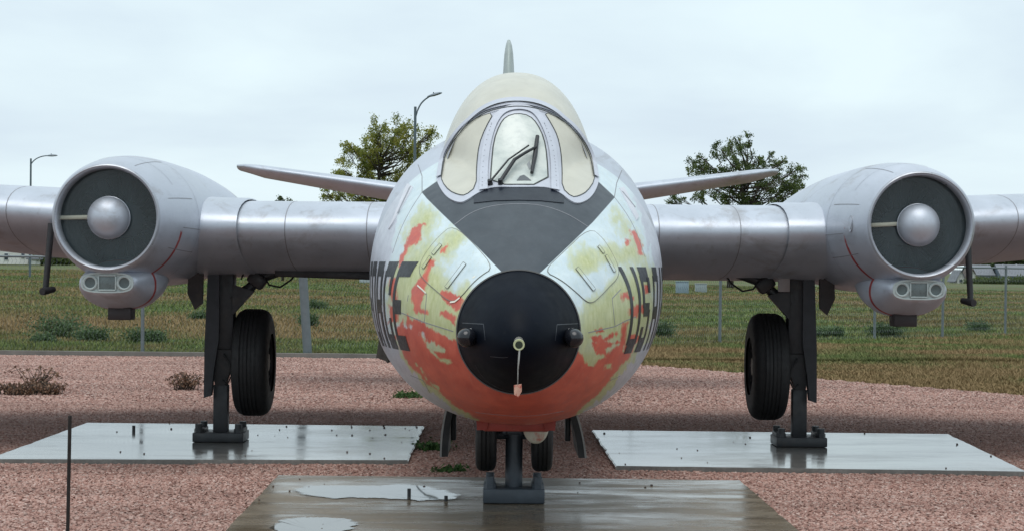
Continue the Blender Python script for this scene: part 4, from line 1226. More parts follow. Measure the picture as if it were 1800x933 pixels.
# ------------------------------------------------------------------ main landing gear
def tyre_prof(w, r, ri):
    pr_ = []
    for a in np.linspace(-90, 90, 25):
        x = math.sin(R(a)); y = math.cos(R(a))
        pr_.append((w / 2 * math.copysign(abs(x) ** .62, x), ri + (r - ri) * max(0, y) ** .42))
    return pr_
def groove(pr_, r, cols, depth):
    out = []
    for dx, rr in pr_: out.append((dx, rr))
    for c in cols:
        out += [(c - .006, r), (c - .005, r - depth), (c + .005, r - depth), (c + .006, r)]
    return sorted(out, key=lambda p: p[0])
for sd in (-1, 1):
    X = lambda v: AX + sd * v
    bm = bmesh.new()
    add_box(bm, (X(2.685), 18.35, 1.36), (.225, .20, .92), .015)
    st = bm_obj('main_gear_leg', bm, gear_m, plane, True)
    st['label'] = 'dark main landing gear leg with single wheel'
    # tapered lower leg and the slab door outboard
    loft('lower_leg', [[(X(2.575), 18.28, .93), (X(2.79), 18.28, .93), (X(2.79), 18.44, .93), (X(2.575), 18.44, .93)], [(X(2.60), 18.29, .72), (X(2.78), 18.29, .72), (X(2.78), 18.43, .72), (X(2.60), 18.43, .72)], [(X(2.655), 18.31, .56), (X(2.745), 18.31, .56), (X(2.745), 18.43, .56), (X(2.655), 18.43, .56)]], gear_m, st, auto=20)
    bm = bmesh.new()
    dv = [bm.verts.new(p) for p in ((X(2.80), 18.16, 1.62), (X(2.825), 18.16, .95), (X(2.83), 18.17, .455), (X(2.765), 18.19, .475), (X(2.745), 18.20, .70), (X(2.70), 18.2, 1.0), (X(2.70), 18.2, 1.62))]
    dv2 = [bm.verts.new(v.co + Vector((0, .10, 0))) for v in dv]
    bm.faces.new(dv); bm.faces.new(dv2[::-1])
    for i in range(7): bm.faces.new((dv[i], dv2[i], dv2[(i + 1) % 7], dv[(i + 1) % 7]))
    bm_obj('gear_door', bm, plain('gear_door_paint', (.050, .053, .060), .4, .15, .2, 6), st, True, 30)
    # wheel
    wc = (X(2.41), 18.5, .772)
    pr_ = groove(tyre_prof(.335, .502, .27), .502, (-.075, -.04, -.005, .03, .065), .007)
    ty = lathe_x('tyre', wc, pr_, tyre_m, st, 72, 50)
    for s2 in (-1, 1):
        lathe_x('rim', wc, [(s2 * .128, .285), (s2 * .150, .268), (s2 * .140, .245), (s2 * .10, .225), (s2 * .095, .17), (s2 * .12, .15), (s2 * .125, .09), (s2 * .14, .08), (s2 * .14, .0005)], rim_m, st, 48, 25)
    for k in range(8):
        a = 2 * math.pi * k / 8
        c = Vector((X(2.41) - sd * .10, 18.5 + .20 * math.sin(a), .772 + .20 * math.cos(a)))
        tube('wheel_bolt', [c, c + Vector((-sd * .03, 0, 0))], .016, rim_m, st, 6)
    tube('axle', [(X(2.40), 18.5, .772), (X(2.70), 18.42, .772)], .06, gear_m, st, 14)
    # retraction brace up to the wing
    tube('brace', [(X(2.60), 18.30, 1.36), (X(2.44), 18.30, 1.46), (X(2.36), 18.32, 1.545)], [.055, .05, .045], gear_m, st, 12)
    box('brace_joint', (X(2.36), 18.30, 1.545), (.17, .15, .13), gear_m, st, .03, Matrix.Rotation(R(-38 * sd), 3, 'Y'))
    tube('brace_upper', [(X(2.36), 18.30, 1.55), (X(2.16), 18.32, 1.63), (X(1.95), 18.4, 1.68)], [.045, .05, .04], gear_m, st, 12)
    loft('brace_gusset', [[(X(2.58), 18.22, 1.50), (X(2.58), 18.22, 1.22), (X(2.38), 18.22, 1.44)], [(X(2.58), 18.30, 1.50), (X(2.58), 18.30, 1.22), (X(2.38), 18.30, 1.44)]], gear_m, st, auto=20)
    hz = [(X(2.30), 18.26, 1.58), (X(2.24), 18.22, 1.50), (X(2.14), 18.22, 1.48), (X(2.04), 18.24, 1.55), (X(1.98), 18.3, 1.64)]
    tube('hydraulic_hose', [Vector(p) for p in hz], .009, tyre_m, st, 8)
    tube('hydraulic_hose', [(X(2.50), 18.22, 1.55), (X(2.46), 18.2, 1.64), (X(2.40), 18.22, 1.60)], .009, tyre_m, st, 8)
    tube('hydraulic_hose', [(X(2.66), 18.25, .86), (X(2.60), 18.2, .78), (X(2.58), 18.2, .66), (X(2.62), 18.22, .58), (X(2.67), 18.25, .62)], .008, tyre_m, st, 8)
    # small outer door flap and bay edge
    bm = bmesh.new()
    q = [(X(2.82), 18.0, 1.62), (X(2.955), 18.0, 1.60), (X(2.965), 18.02, 1.42), (X(2.90), 18.04, 1.27), (X(2.83), 18.04, 1.33)]
    a1 = [bm.verts.new(p) for p in q]; a2 = [bm.verts.new((p[0], p[1] + .06, p[2])) for p in q]
    bm.faces.new(a1); bm.faces.new(a2[::-1])
    for i in range(5): bm.faces.new((a1[i], a2[i], a2[(i + 1) % 5], a1[(i + 1) % 5]))
    bm_obj('outer_flap', bm, gear_m, st, True, 30)
    if sd < 0:
        box('bay_door', (X(1.50), 18.2, 1.60), (1.32, .5, .075), gear_m, st, .012, Matrix.Rotation(R(1.5), 3, 'Y'))
    else:
        box('bay_panel', (X(2.515), 18.16, 1.555), (.11, .02, .15), plain('panel_grey', (.36, .34, .34), .5, .2), st, .004)

# ------------------------------------------------------------------ nose landing gear
ng = tube('nose_gear_leg', [(AX, 13.9, .72), (AX, 13.9, .60), (AX, 13.9, .49)], [.085, .085, .08], stand_m, plane, 24)
ng['label'] = 'twin-wheel nose landing gear leg'
lathe_v = lambda nm, c, pr2, mt, par: mesh(nm, [(c[0] + r * math.cos(2 * math.pi * k / 28), c[1] + r * math.sin(2 * math.pi * k / 28), z) for z, r in pr2 for k in range(28)], [(i * 28 + k, i * 28 + (k + 1) % 28, (i + 1) * 28 + (k + 1) % 28, (i + 1) * 28 + k) for i in range(len(pr2) - 1) for k in range(28)], mt, par, True, 30)
tube('axle', [(AX - .20, 13.9, .51), (AX + .20, 13.9, .51)], .04, stand_m, ng, 14)
box('yoke', (AX, 13.86, .545), (.23, .10, .075), stand_m, ng, .015)
for s2 in (-1, 1):
    tube('yoke_pin', [(AX + s2 * .075, 13.80, .52), (AX + s2 * .075, 13.80, .59)], .022, stand_m, ng, 12)
    wc = (AX + s2 * .197, 13.9, .513)
    lathe_x('tyre', wc, groove(tyre_prof(.15, .268, .14), .268, (-.03, 0, .03), .005), tyre_n, ng, 56, 50)
    for s3 in (-1, 1):
        lathe_x('rim', wc, [(s3 * .055, .15), (s3 * .066, .138), (s3 * .05, .12), (s3 * .045, .06), (s3 * .06, .05), (s3 * .06, .0005)], rim_m, ng, 40, 25)
# red door fairing under the chin, worn landing-light lens, bay doors
bm = bmesh.new()
add_box(bm, (AX + .002, 12.86, .672), (.45, .50, .085), .018, None, .96)
fairing = bm_obj('chin_door', bm, red_m, plane, True); fairing['label'] = 'red nose gear door fairing'
loft('door_flange', [[(AX - .255, 12.56, .725), (AX - .25, 12.57, .642), (AX - .19, 12.60, .642), (AX - .17, 12.60, .70)], [(AX - .255, 13.2, .715), (AX - .25, 13.2, .655), (AX - .19, 13.2, .655), (AX - .17, 13.2, .70)]], red_m, fairing, auto=20)
loft('door_flange', [[(AX + .255, 12.56, .725), (AX + .25, 12.57, .642), (AX + .19, 12.60, .642), (AX + .17, 12.60, .70)], [(AX + .255, 13.2, .715), (AX + .25, 13.2, .655), (AX + .19, 13.2, .655), (AX + .17, 13.2, .70)]], red_m, fairing, auto=20)
lc = P(942, 748, 12.7)
rings = []
for a in np.linspace(0, 90, 9):
    k = math.cos(R(a)); rings.append([(lc.x + .085 * k * math.cos(t), lc.y - .05 * math.sin(R(a)), lc.z - .115 * k * math.sin(t)) for t in np.linspace(0, math.pi, 20)])
loft('light_fairing', [[(x, y + .12, z) for x, y, z in rings[0]]] + rings, white_worn, fairing, closed=False, caps=(False, False))
for sd, top, bot in ((-1, (790, 722), (777, 800)), (1, (1006, 730), (1027, 802))):
    c0, c1 = P(*top, 14.5) + Vector((0, 0, .08)), P(*bot, 14.5)
    rg = []
    for t in np.linspace(0, 1, 9):
        p = c0.lerp(c1, t) + Vector((sd * .014 * math.sin(math.pi * t), 0, 0))
        rg.append([(p.x - sd * .045, 14.42, p.z), (p.x, 14.40, p.z), (p.x + sd * .004, 14.41, p.z), (p.x + sd * .004, 15.3, p.z), (p.x - sd * .045, 15.3, p.z)])
    dr = loft('bay_door', rg, plain('door_grey', (.075, .075, .078), .5, .2, .25, 9), plane, auto=25)
    rg = []
    for t in np.linspace(0, 1, 9):
        p = c0.lerp(c1, t) + Vector((sd * .014 * math.sin(math.pi * t), 0, 0))
        rg.append([(p.x + sd * .000, 14.395, p.z), (p.x + sd * .014, 14.395, p.z), (p.x + sd * .014, 14.412, p.z), (p.x, 14.412, p.z)])
    loft('door_edge', rg, plain('door_edge', (.26, .25, .24), .45, .3, .2, 9), dr, auto=25)
    box('hinge_arm', (c0.x - sd * .05 + sd * .02, 14.6, .50), (.04, .1, .20), gear_m, dr, .01)
# flap hanging on the far side of the fuselage
bm = bmesh.new()
q = [(668, 585), (683, 600), (688, 608), (681, 638), (678, 634), (661, 628), (663, 616)]
a1 = [bm.verts.new(P(*p, 14.6)) for p in q]; a2 = [bm.verts.new(P(*p, 14.6) + Vector((.02, .5, 0))) for p in q]
bm.faces.new(a1); bm.faces.new(a2[::-1])
for i in range(len(q)): bm.faces.new((a1[i], a2[i], a2[(i + 1) % len(q)], a1[(i + 1) % len(q)]))
bm_obj('access_flap', bm, plain('flap_brown', (.075, .065, .055), .6, .1, .3, 20), plane, True, 25)

# ------------------------------------------------------------------ steel display stands
def stand(name, label, x, y, z0, ztop, pw, round_post, plate, gap):
    root = empty(name, (x, y, z0))
    tag(root, label, 'stand', 'steel stands holding up the landing gear')
    if round_post: tube('post', [(x, y, z0 + .08), (x, y, ztop)], pw / 2, stand_m, root, 28)
    else: box('post', (x, y, (z0 + .08 + ztop) / 2), (pw, pw * .9, ztop - z0 - .08), gear_m, root, .008)
    m = stand_m if round_post else gear_m
    box('base_plate', (x, y, z0 + plate[1] / 2 + .004), (plate[0], plate[0] * .9, plate[1]), m, root, .008)
    for sx in (-1, 1):
        for sy in (-1, 1):
            bx, by = x + sx * plate[0] * .39, y + sy * plate[0] * .34
            zt = z0 + plate[1]
            tube('bolt', [(bx, by, zt), (bx, by, zt + .085)], .030 if round_post else .034, m, root, 14)
            tube('nut', [(bx, by, zt + .004), (bx, by, zt + .035)], .042, m, root, 6)
    for sx in (-1, 1): box('side_rail', (x + sx * plate[0] * .39, y, z0 + plate[1] + .02), (plate[0] * .19, plate[0] * .62, .04), m, root, .006)
    return root
pL = G(384, 768, PAD_T); pR = G(1403, 785, PAD_T)
stand('support_stand', 'dark steel stand under the landing gear left of the nose', AX - 2.695, 18.37, PAD_T, .57, .135, False, (.47, .085), 0)
stand('support_stand', 'dark steel stand under the landing gear right of the nose', AX + 2.695, 18.37, PAD_T, .57, .135, False, (.47, .085), 0)
stand('support_stand', 'grey steel stand with round post under the nose wheels', AX, 13.9, .035, .50, .122, True, (.43, .10), 0)
#SECTION background
# ------------------------------------------------------------------ chain-link fence
def zg(x, y): return float(H(x, y))
C0 = (-3.55, 36.3)
DIR_R = Vector((8.1, 7.7)).normalized()
runs = [[(C0[0] - 3.0 * k, 36.3) for k in range(0, 5)], [(C0[0] + DIR_R.x * 2.95 * k, C0[1] + DIR_R.y * 2.95 * k) for k in range(0, 12)]]
FH = 1.82
for ri, run in enumerate(runs):
    fr = empty('chain_link_fence', (run[0][0], run[0][1], 0))
    tag(fr, ('galvanised chain-link fence running left from the leaning corner post', 'galvanised chain-link fence running right behind the landing gear to the houses')[ri], 'fence')
    for k, (x, y) in enumerate(run):
        if k == 0 and ri == 1: continue
        z = zg(x, y)
        if k == 0: tube('corner_post', [(x + .05, y, z - .1), (x - .09, y, z + 1.95)], .083, galv, fr, 16)
        else:
            tube('post', [(x, y, z - .1), (x + random.uniform(-.015, .015), y, z + FH + .05)], .034, galv, fr, 12)
    tube('top_rail', [(x, y, zg(x, y) + FH - .02) for x, y in run], .021, galv, fr, 8)
    # woven wire: zig-zag strands
    D = []
    L = sum(math.hypot(run[i + 1][0] - run[i][0], run[i + 1][1] - run[i][1]) for i in range(len(run) - 1))
    a, b = Vector(run[0]), Vector(run[-1]); u = (b - a).normalized()
    pitch = .075; ns = int(L / pitch)
    Vw, Fw = [], []
    for s in range(ns):
        m = 26
        pts = []
        for j in range(m):
            w = s * pitch + (pitch * .5 if j % 2 else -.0) * (1 if True else 0)
            p = a + u * w; z = zg(p.x, p.y) + .03 + (FH - .06) * j / (m - 1)
            pts.append((p.x, p.y + (.004 if j % 2 else -.004), z))
        # flat three-sided strand
        r = .002
        o = len(Vw)
        for p in pts:
            Vw += [(p[0] - r, p[1], p[2]), (p[0] + r, p[1] - r, p[2]), (p[0] + r * .3, p[1] + r, p[2])]
        for j in range(m - 1):
            q = o + 3 * j
            Fw += [(q, q + 1, q + 4, q + 3), (q + 1, q + 2, q + 5, q + 4), (q + 2, q, q + 3, q + 5)]
    w = mesh('wire_mesh', Vw, Fw, galv, fr, False); w['kind'] = 'stuff'

# ------------------------------------------------------------------ foliage
def leaves_mesh(name, C, S, rnd, mat, parent, rg, flat=.0):
    n = len(C)
    nrm = rg.normal(0, 1, (n, 3)); nrm /= np.linalg.norm(nrm, axis=1)[:, None]
    t = rg.normal(0, 1, (n, 3)); t -= nrm * (t * nrm).sum(1)[:, None]; t /= np.linalg.norm(t, axis=1)[:, None]
    b = np.cross(nrm, t)
    S = S[:, None]
    A, B, Cc, Dd = C - t * S, C + b * S * .45 - t * S * .1, C + t * S, C - b * S * .45 - t * S * .1
    V = np.stack([A, B, Cc, Dd], 1).reshape(-1, 3)
    me = bpy.data.meshes.new(name)
    me.vertices.add(4 * n); me.vertices.foreach_set('co', V.ravel().astype(np.float32))
    me.loops.add(4 * n); me.loops.foreach_set('vertex_index', np.arange(4 * n, dtype=np.int32))
    me.polygons.add(n); me.polygons.foreach_set('loop_start', np.arange(0, 4 * n, 4, dtype=np.int32)); me.polygons.foreach_set('loop_total', np.full(n, 4, np.int32))
    me.update(calc_edges=True)
    at = me.attributes.new('rnd', 'FLOAT', 'POINT'); at.data.foreach_set('value', np.repeat(np.clip(rnd, 0, 1), 4).astype(np.float32))
    me.materials.append(mat)
    return link(bpy.data.objects.new(name, me), parent)
def tree(name, label, x, y, clumps, trunk_r, mat, seed, per=150, leaf=.09, group=None, cat='tree', crown_r=None):
    """clumps: world (x,y,z,r) balls the twigs reach for; trunk and limbs grow from the base to each"""
    rg = np.random.default_rng(seed); z = zg(x, y) - .05
    root = empty(name, (x, y, z)); tag(root, label, cat, group)
    cl = np.array(clumps); top = cl[:, 2].max(); mid = cl[:, :3].mean(0)
    fork = Vector((x + (mid[0] - x) * .4, y, z + (mid[2] - z) * .45))
    D = [tube_data([(x, y, z), (x + .05, y, z + (fork.z - z) * .5), fork], [trunk_r * 1.25, trunk_r, trunk_r * .8], 10)]
    spine = [fork, Vector((mid[0], mid[1], mid[2])), Vector((mid[0] + .2, mid[1], mid[2] + (top - mid[2]) * .6))]
    D.append(tube_data(spine, [trunk_r * .75, trunk_r * .45, trunk_r * .12], 8))
    Cs, Sz, Rn = [], [], []
    lw = max(1.0, trunk_r / .17)
    for (cx_, cy_, cz_, r_) in clumps:
        t = min(.95, max(0, (cz_ - fork.z) / max(.1, top - fork.z) - .25))
        s = fork.lerp(spine[1], min(1, t * 2)) if t < .5 else spine[1].lerp(spine[2], t * 2 - 1)
        c = Vector((cx_, cy_, cz_)); m_ = s.lerp(c, .5) + Vector((0, 0, -.12 * (c - s).length)) + Vector(rg.normal(0, .10, 3)) * max(1.0, trunk_r / .12)
        D.append(tube_data([s, m_, c], [trunk_r * .32, trunk_r * .2, trunk_r * .06], 6))
        nt_ = max(4, int(r_ * 9))
        for _ in range(nt_):
            e = c + Vector(rg.normal(0, 1, 3)).normalized() * r_ * rg.uniform(.6, 1.15)
            f = c.lerp(e, .5) + Vector(rg.normal(0, .05, 3))
            D.append(tube_data([m_.lerp(c, rg.uniform(.4, 1)), f, e], [.016 * lw, .010 * lw, .004 * lw], 4, False))
            k = int(per * r_ * r_ / max(1, nt_) * 6)
            base = rg.uniform(.15, .75)
            tt = rg.random(k) ** .7
            L_ = np.array(f)[None] * (1 - tt[:, None]) + np.array(e)[None] * tt[:, None]
            Cs.append(L_ + rg.normal(0, .17 * r_ ** .5, (k, 3))); Sz.append(rg.uniform(.55, 1.2, k) * leaf); Rn.append(base + rg.normal(0, .16, k))
    mesh('trunk', *merge(D), bark_m, root)
    leaves_mesh('crown', np.concatenate(Cs), np.concatenate(Sz), np.concatenate(Rn), mat, root, rg)
    return root
def px_clumps(pts, D, spread, seed):
    rr = random.Random(seed); out = []
    for (px, py, rp) in pts:
        p = P(px, py, D); out.append((p.x, D + rr.uniform(-spread, spread), p.z, rp * D / F))
        if rp > 12:
            for _ in range(2):
                q = P(px + rr.uniform(-1.1, 1.1) * rp, py + rr.uniform(-.8, .9) * rp, D); out.append((q.x, D + rr.uniform(-spread, spread), q.z, rp * D / F * rr.uniform(.35, .6)))
    return out
TL = [(700, 232, 24), (668, 228, 20), (740, 244, 22), (762, 238, 14), (640, 262, 24), (680, 262, 26), (612, 272, 20), (720, 275, 24), (605, 300, 18), (640, 295, 26), (675, 300, 28), (712, 310, 24), (620, 322, 20), (650, 330, 24), (690, 335, 24), (590, 345, 16), (612, 356, 18), (645, 368, 22), (690, 372, 24), (730, 350, 24), (755, 290, 22), (770, 330, 22), (574, 340, 10), (665, 250, 16)]
TL = [(a, b, c * 1.12) for a, b, c in TL] + [(575, 352, 14), (598, 330, 14), (585, 365, 16), (625, 345, 18), (660, 350, 20), (655, 280, 18), (700, 250, 18), (735, 262, 18)]
p = P(690, 440, 185)
tree('broadleaf_tree', 'yellow-green broadleaf tree behind the aircraft, left of the canopy', p.x, 185, px_clumps(TL, 185, 2.6, 1), .27, leaf_a, 5, 70, .125)
TR = [(1290, 258, 18), (1310, 268, 18), (1268, 272, 18), (1240, 290, 16), (1222, 285, 12), (1210, 300, 10), (1330, 280, 14), (1355, 275, 10), (1375, 290, 14), (1395, 300, 16), (1288, 298, 22), (1255, 310, 16), (1230, 315, 14), (1320, 305, 18), (1350, 310, 18), (1385, 325, 22), (1405, 318, 14), (1365, 345, 22), (1395, 350, 22), (1325, 345, 20), (1290, 340, 20), (1262, 350, 14), (1225, 350, 12), (1180, 357, 14), (1200, 352, 8), (1300, 372, 22), (1350, 375, 22), (1390, 378, 22), (1290, 249, 10)]
TR = [(a, b, c * 1.1) for a, b, c in TR] + [(1275, 325, 16), (1305, 322, 18), (1340, 328, 18), (1372, 310, 14), (1340, 295, 12), (1245, 335, 12), (1235, 300, 12), (1300, 285, 14), (1378, 362, 16)]
p = P(1284, 445, 190)
tree('broadleaf_tree', 'dark green broadleaf tree behind the right tailplane', p.x, 190, px_clumps(TR, 190, 2.4, 2), .28, leaf_b, 6, 72, .125)
p = P(497, 440, 150)
tree('broadleaf_tree', 'small far treetop just above the wing left of the nose', p.x, 150, px_clumps([(497, 347, 7), (490, 356, 9), (505, 357, 9), (497, 368, 12)], 150, .3, 3), .1, leaf_far, 7, 160, .10)

# ------------------------------------------------------------------ street lamps
def lamp(label, px, D, ytop, arm, head, r):
    b = P(px, 480, D); z0 = zg(b.x, D) - .05
    root = empty('street_lamp', (b.x, D, z0)); tag(root, label, 'street lamp', 'street lamps behind the aircraft')
    t = P(px, ytop, D)
    tube('pole', [(b.x, D, z0), (b.x, D, t.z)], [r * 1.3, r], pole_m, root, 12)
    tube('arm', [P(x, y, D) for x, y in arm], r * .6, pole_m, root, 10)
    h0, h1 = P(*head[0], D), P(*head[1], D)
    L_ = (h1 - h0).length
    rg = []
    for t_, w_, hh in ((0, .08, .05), (.15, .14, .09), (.5, .22, .14), (.85, .18, .10), (1, .06, .04)):
        c = h0.lerp(h1, t_)
        rg.append([(c.x, D + L_ * w_ * 1.2 * math.cos(a), c.z + L_ * hh * math.sin(a) * (.55 if math.sin(a) < 0 else 1)) for a in np.linspace(0, 2 * math.pi, 14, endpoint=False)])
    hd = loft('lamp_head', rg, plain('lamp_head_grey', (.16, .19, .22), .4, .3), root)
    c = h0.lerp(h1, .42)
    box('photocell', (c.x, D, c.z + L_ * .17), (L_ * .07, L_ * .07, L_ * .08), pole_m, hd, .01)
lamp('dark street lamp rising from the tree left of the canopy', 727.5, 112, 188, smooth_poly([(729, 214), (732, 200), (738, 185), (746, 176), (755, 170)], 2, False), ((751, 171), (777, 164)), .075)
lamp('thin street lamp above the far left wing', 52.5, 150, 279, smooth_poly([(53, 292), (57, 285), (64, 279), (74, 275), (84, 274)], 2, False), ((82, 274.5), (101, 274)), .07)

# ------------------------------------------------------------------ houses
def house(label, x0, x1, y, depth, zb, wall_h, ridge, wall_m, roof_m, windows, axis='x', gables=(), doors=()):
    root = empty('house', ((x0 + x1) / 2, y, zb)); tag(root, label, 'house')
    cx_ = (x0 + x1) / 2; w = x1 - x0
    if axis == 'x':
        prof = [(y, zb), (y, zb + wall_h), (y + depth / 2, zb + ridge), (y + depth, zb + wall_h), (y + depth, zb)]
        loft('wall', [[(x0, a, b) for a, b in prof], [(x1, a, b) for a, b in prof]], wall_m, root, auto=20)
        e = .45; s = (ridge - wall_h) / (depth / 2); t = .18
        rp = [(y - e, zb + wall_h - e * s), (y + depth / 2, zb + ridge), (y + depth + e, zb + wall_h - e * s), (y + depth + e, zb + wall_h - e * s + t), (y + depth / 2, zb + ridge + t), (y - e, zb + wall_h - e * s + t)]
        loft('roof', [[(x0 - e, a, b + .02) for a, b in rp], [(x1 + e, a, b + .02) for a, b in rp]], roof_m, root, auto=20)
    else:
        prof = [(x0, zb), (x0, zb + wall_h), (cx_, zb + ridge), (x1, zb + wall_h), (x1, zb)]
        loft('wall', [[(a, y, b) for a, b in prof], [(a, y + depth, b) for a, b in prof]], wall_m, root, auto=20)
        e = .45; s = (ridge - wall_h) / (w / 2); t = .18
        rp = [(x0 - e, zb + wall_h - e * s), (cx_, zb + ridge), (x1 + e, zb + wall_h - e * s), (x1 + e, zb + wall_h - e * s + t), (cx_, zb + ridge + t), (x0 - e, zb + wall_h - e * s + t)]
        loft('roof', [[(a, y - e, b + .02) for a, b in rp], [(a, y + depth + e, b + .02) for a, b in rp]], roof_m, root, auto=20)
    tr = plain('house_trim', (.62, .63, .62), .6)
    gl = plain('house_glass', (.05, .065, .08), .15)
    for (wx, wz, ww, wh) in windows:
        f = box('window', (wx, y - .03, zb + wz), (ww + .2, .10, wh + .2), tr, root, .01)
        box('pane', (wx, y - .09, zb + wz), (ww, .03, wh), gl, f, .005)
    for (wx, ww, wh, mt) in doors:
        d_ = box('door', (wx, y - .03, zb + wh / 2), (ww, .10, wh), mt, root, .01)
    return root
wh_m = plain('house_white', (.66, .66, .62), .7, 0, .06, 1); bl_m = plain('house_blue_grey', (.16, .20, .25), .7, 0, .06, 1); gr_m = plain('house_grey', (.20, .23, .25), .7, 0, .06, 1)
rf_m = plain('roof_grey_shingle', (.17, .18, .20), .8, 0, .12, 2); rf2 = plain('roof_brown_shingle', (.11, .085, .07), .8, 0, .12, 2)
DH = 300.0
def hx(px, D): return P(px, 470, D).x
a, b = hx(-60, DH), hx(49, DH); zb = P(20, 464.5, DH).z
house('long white house beneath the far left wing', a, b, DH, 8, zb, 2.9, 4.7, wh_m, rf2, [(hx(11, DH), 1.15, .55, .95), (hx(40.5, DH), 1.35, .5, .75), (hx(-20, DH), 1.3, 1.2, 1.0)])
a, b = hx(52, DH - 3), hx(71, DH - 3)
house('low white garage beside the long white house', a, b, DH - 3, 5, P(60, 465, DH - 3).z, .85, 1.5, wh_m, rf_m, [], doors=[(hx(60, DH - 3), .7, .6, wh_m)])
DR = 420.0
def rz(px, py, D=DR): return P(px, py, D).z
zb = rz(1740, 500)
house('grey house with white gable trim beyond the right drain mast', hx(1716, DR), hx(1754, DR), DR + 4, 9, zb, 2.1, 4.0, gr_m, rf_m, [(hx(1726, DR), 1.2, .9, 1.0), (hx(1742, DR), 1.2, .8, .9)])
house('blue-grey house at the right edge of the picture', hx(1762, DR), hx(1815, DR), DR, 9, zb, 2.0, 4.1, bl_m, rf_m, [(hx(1790, DR), 1.2, 1.2, 1.0)], doors=[(hx(1772, DR), 1.4, 1.9, wh_m)])
house('small white gabled house beside the grey house', hx(1686, DR), hx(1700, DR), DR + 2, 7, zb, 1.3, 2.9, wh_m, rf_m, [(hx(1693, DR), .8, .6, .6)], axis='y')
house('white gabled wing standing before the grey house', hx(1702, DR), hx(1714, DR), DR - 1, 7, zb, 1.8, 3.2, wh_m, rf2, [(hx(1708, DR), 1.1, .5, .6)], axis='y')

# hedges, far trees and bushes, each its own plant
def bush(name, label, px, py, D, wpx, hpx, mat, seed, n, leaf, group=None, cat='bush', z=None, stems=True):
    rg = np.random.default_rng(seed)
    s = D / F; c = P(px, py, D); z0 = zg(c.x, D) if z is None else z
    root = empty(name, (c.x, D, z0)); tag(root, label, cat, group)
    w, h = wpx * s / 2, hpx * s
    k = max(3, int(wpx / 12)); D_ = []
    cen = [(c.x + rg.uniform(-w, w) * .8, D + rg.uniform(-w, w) * .5, z0 + h * rg.uniform(.35, .75)) for _ in range(k * 2)]
    C_, R_ = [], []
    for q in cen:
        m = n // len(cen); rr = min(w, h) * rg.uniform(.25, .5)
        C_.append(np.array(q) + rg.normal(0, 1, (m, 3)) * np.array([rr * 1.2, rr, rr * .75])); R_.append(rg.uniform(.2, .8) + rg.normal(0, .15, m))
        D_.append(tube_data([(c.x + (q[0] - c.x) * .3, D, z0 - .02), q], [h * .03 + .004, .003], 4, False))
    C_ = np.concatenate(C_); C_[:, 2] = np.maximum(C_[:, 2], z0 + .01)
    mesh('stems', *merge(D_), bark_m, root)
    leaves_mesh('foliage', C_, rg.uniform(.6, 1.3, len(C_)) * leaf, np.concatenate(R_), mat, root, rg)
    return root
for i, (px, w, h, lab) in enumerate(((84, 26, 16, 'dark hedge beside the white garage'), (108, 24, 15, 'dark hedge half behind the left drain mast'))):
    bush('hedge', lab, px, 460, 298, w, h, leaf_b, 40 + i, 1500, .22, 'hedges before the left house', 'hedge', z=P(px, 465, 298).z)
for i, (px, w) in enumerate(((1712, 22), (1734, 24), (1757, 24), (1780, 26), (1800, 22))):
    bush('hedge', ('dark shrub leftmost before the grey house', 'dark shrub below the grey house windows', 'dark shrub between the grey and blue-grey houses', 'dark shrub before the blue-grey house', 'dark shrub at the right edge of the picture')[i], px, 492, 410, w, 11, leaf_b, 50 + i, 1300, .25, 'shrubs before the right houses', 'shrub', z=P(px, 501, 410).z)
for i, (px, D, py, rpx) in enumerate(((1796, 520, 456, 22), (1760, 540, 462, 18), (1728, 560, 464, 16), (1180, 480, 482, 14), (1155, 500, 480, 12))):
    c = P(px, py, D); z0 = zg(c.x, min(D, 470)); s = D / F
    cl = [(c.x + dx * rpx * s, D, c.z + dz * rpx * s, rpx * s * .55) for dx, dz in ((-.8, -.2), (0, .1), (.8, -.1), (-.4, .3), (.4, .35), (0, -.5))]
    tree('far_tree', ('green tree behind the roofs at the right edge', 'green tree behind the blue-grey house', 'green tree behind the grey house', 'low far tree right of the fuselage under the wing', 'low far tree touching the fuselage under the right wing')[i], c.x, D, cl, .2, leaf_far, 60 + i, 26, .38, 'trees behind the houses')
sage = [(100, 588, 44.5, 90, 34, 'broad sage bush beyond the fence at the far left'), (165, 600, 42.5, 60, 20, 'low sage bush right of the broad one at the far left'), (255, 601, 42, 56, 20, 'sage bush behind the thin left fence post'), (75, 606, 41, 50, 14, 'low sage bush near the kerb at the far left'), (345, 552, 58, 34, 12, 'small sage bush left of the left landing gear'),
        (548, 560, 52, 34, 26, 'upright sage bush right of the leaning corner post'), (556, 522, 72, 40, 12, 'small far sage bush right of the corner post'), (1165, 582, 48, 50, 30, 'sage bush between the fuselage and the right wheel'), (1455, 583, 50, 50, 14, 'low sage bush right of the right landing gear'), (1560, 585, 50, 44, 22, 'sage bush below the right engine nacelle'), (1725, 575, 56, 40, 16, 'sage bush left of the rightmost fence post')]
for i, (px, py, D, w, h, lab) in enumerate(sage):
    bush('sage_bush', lab, px, py, D, w, h, leaf_sage, 80 + i, int(900 + w * 16), .035, 'sage bushes in the field')
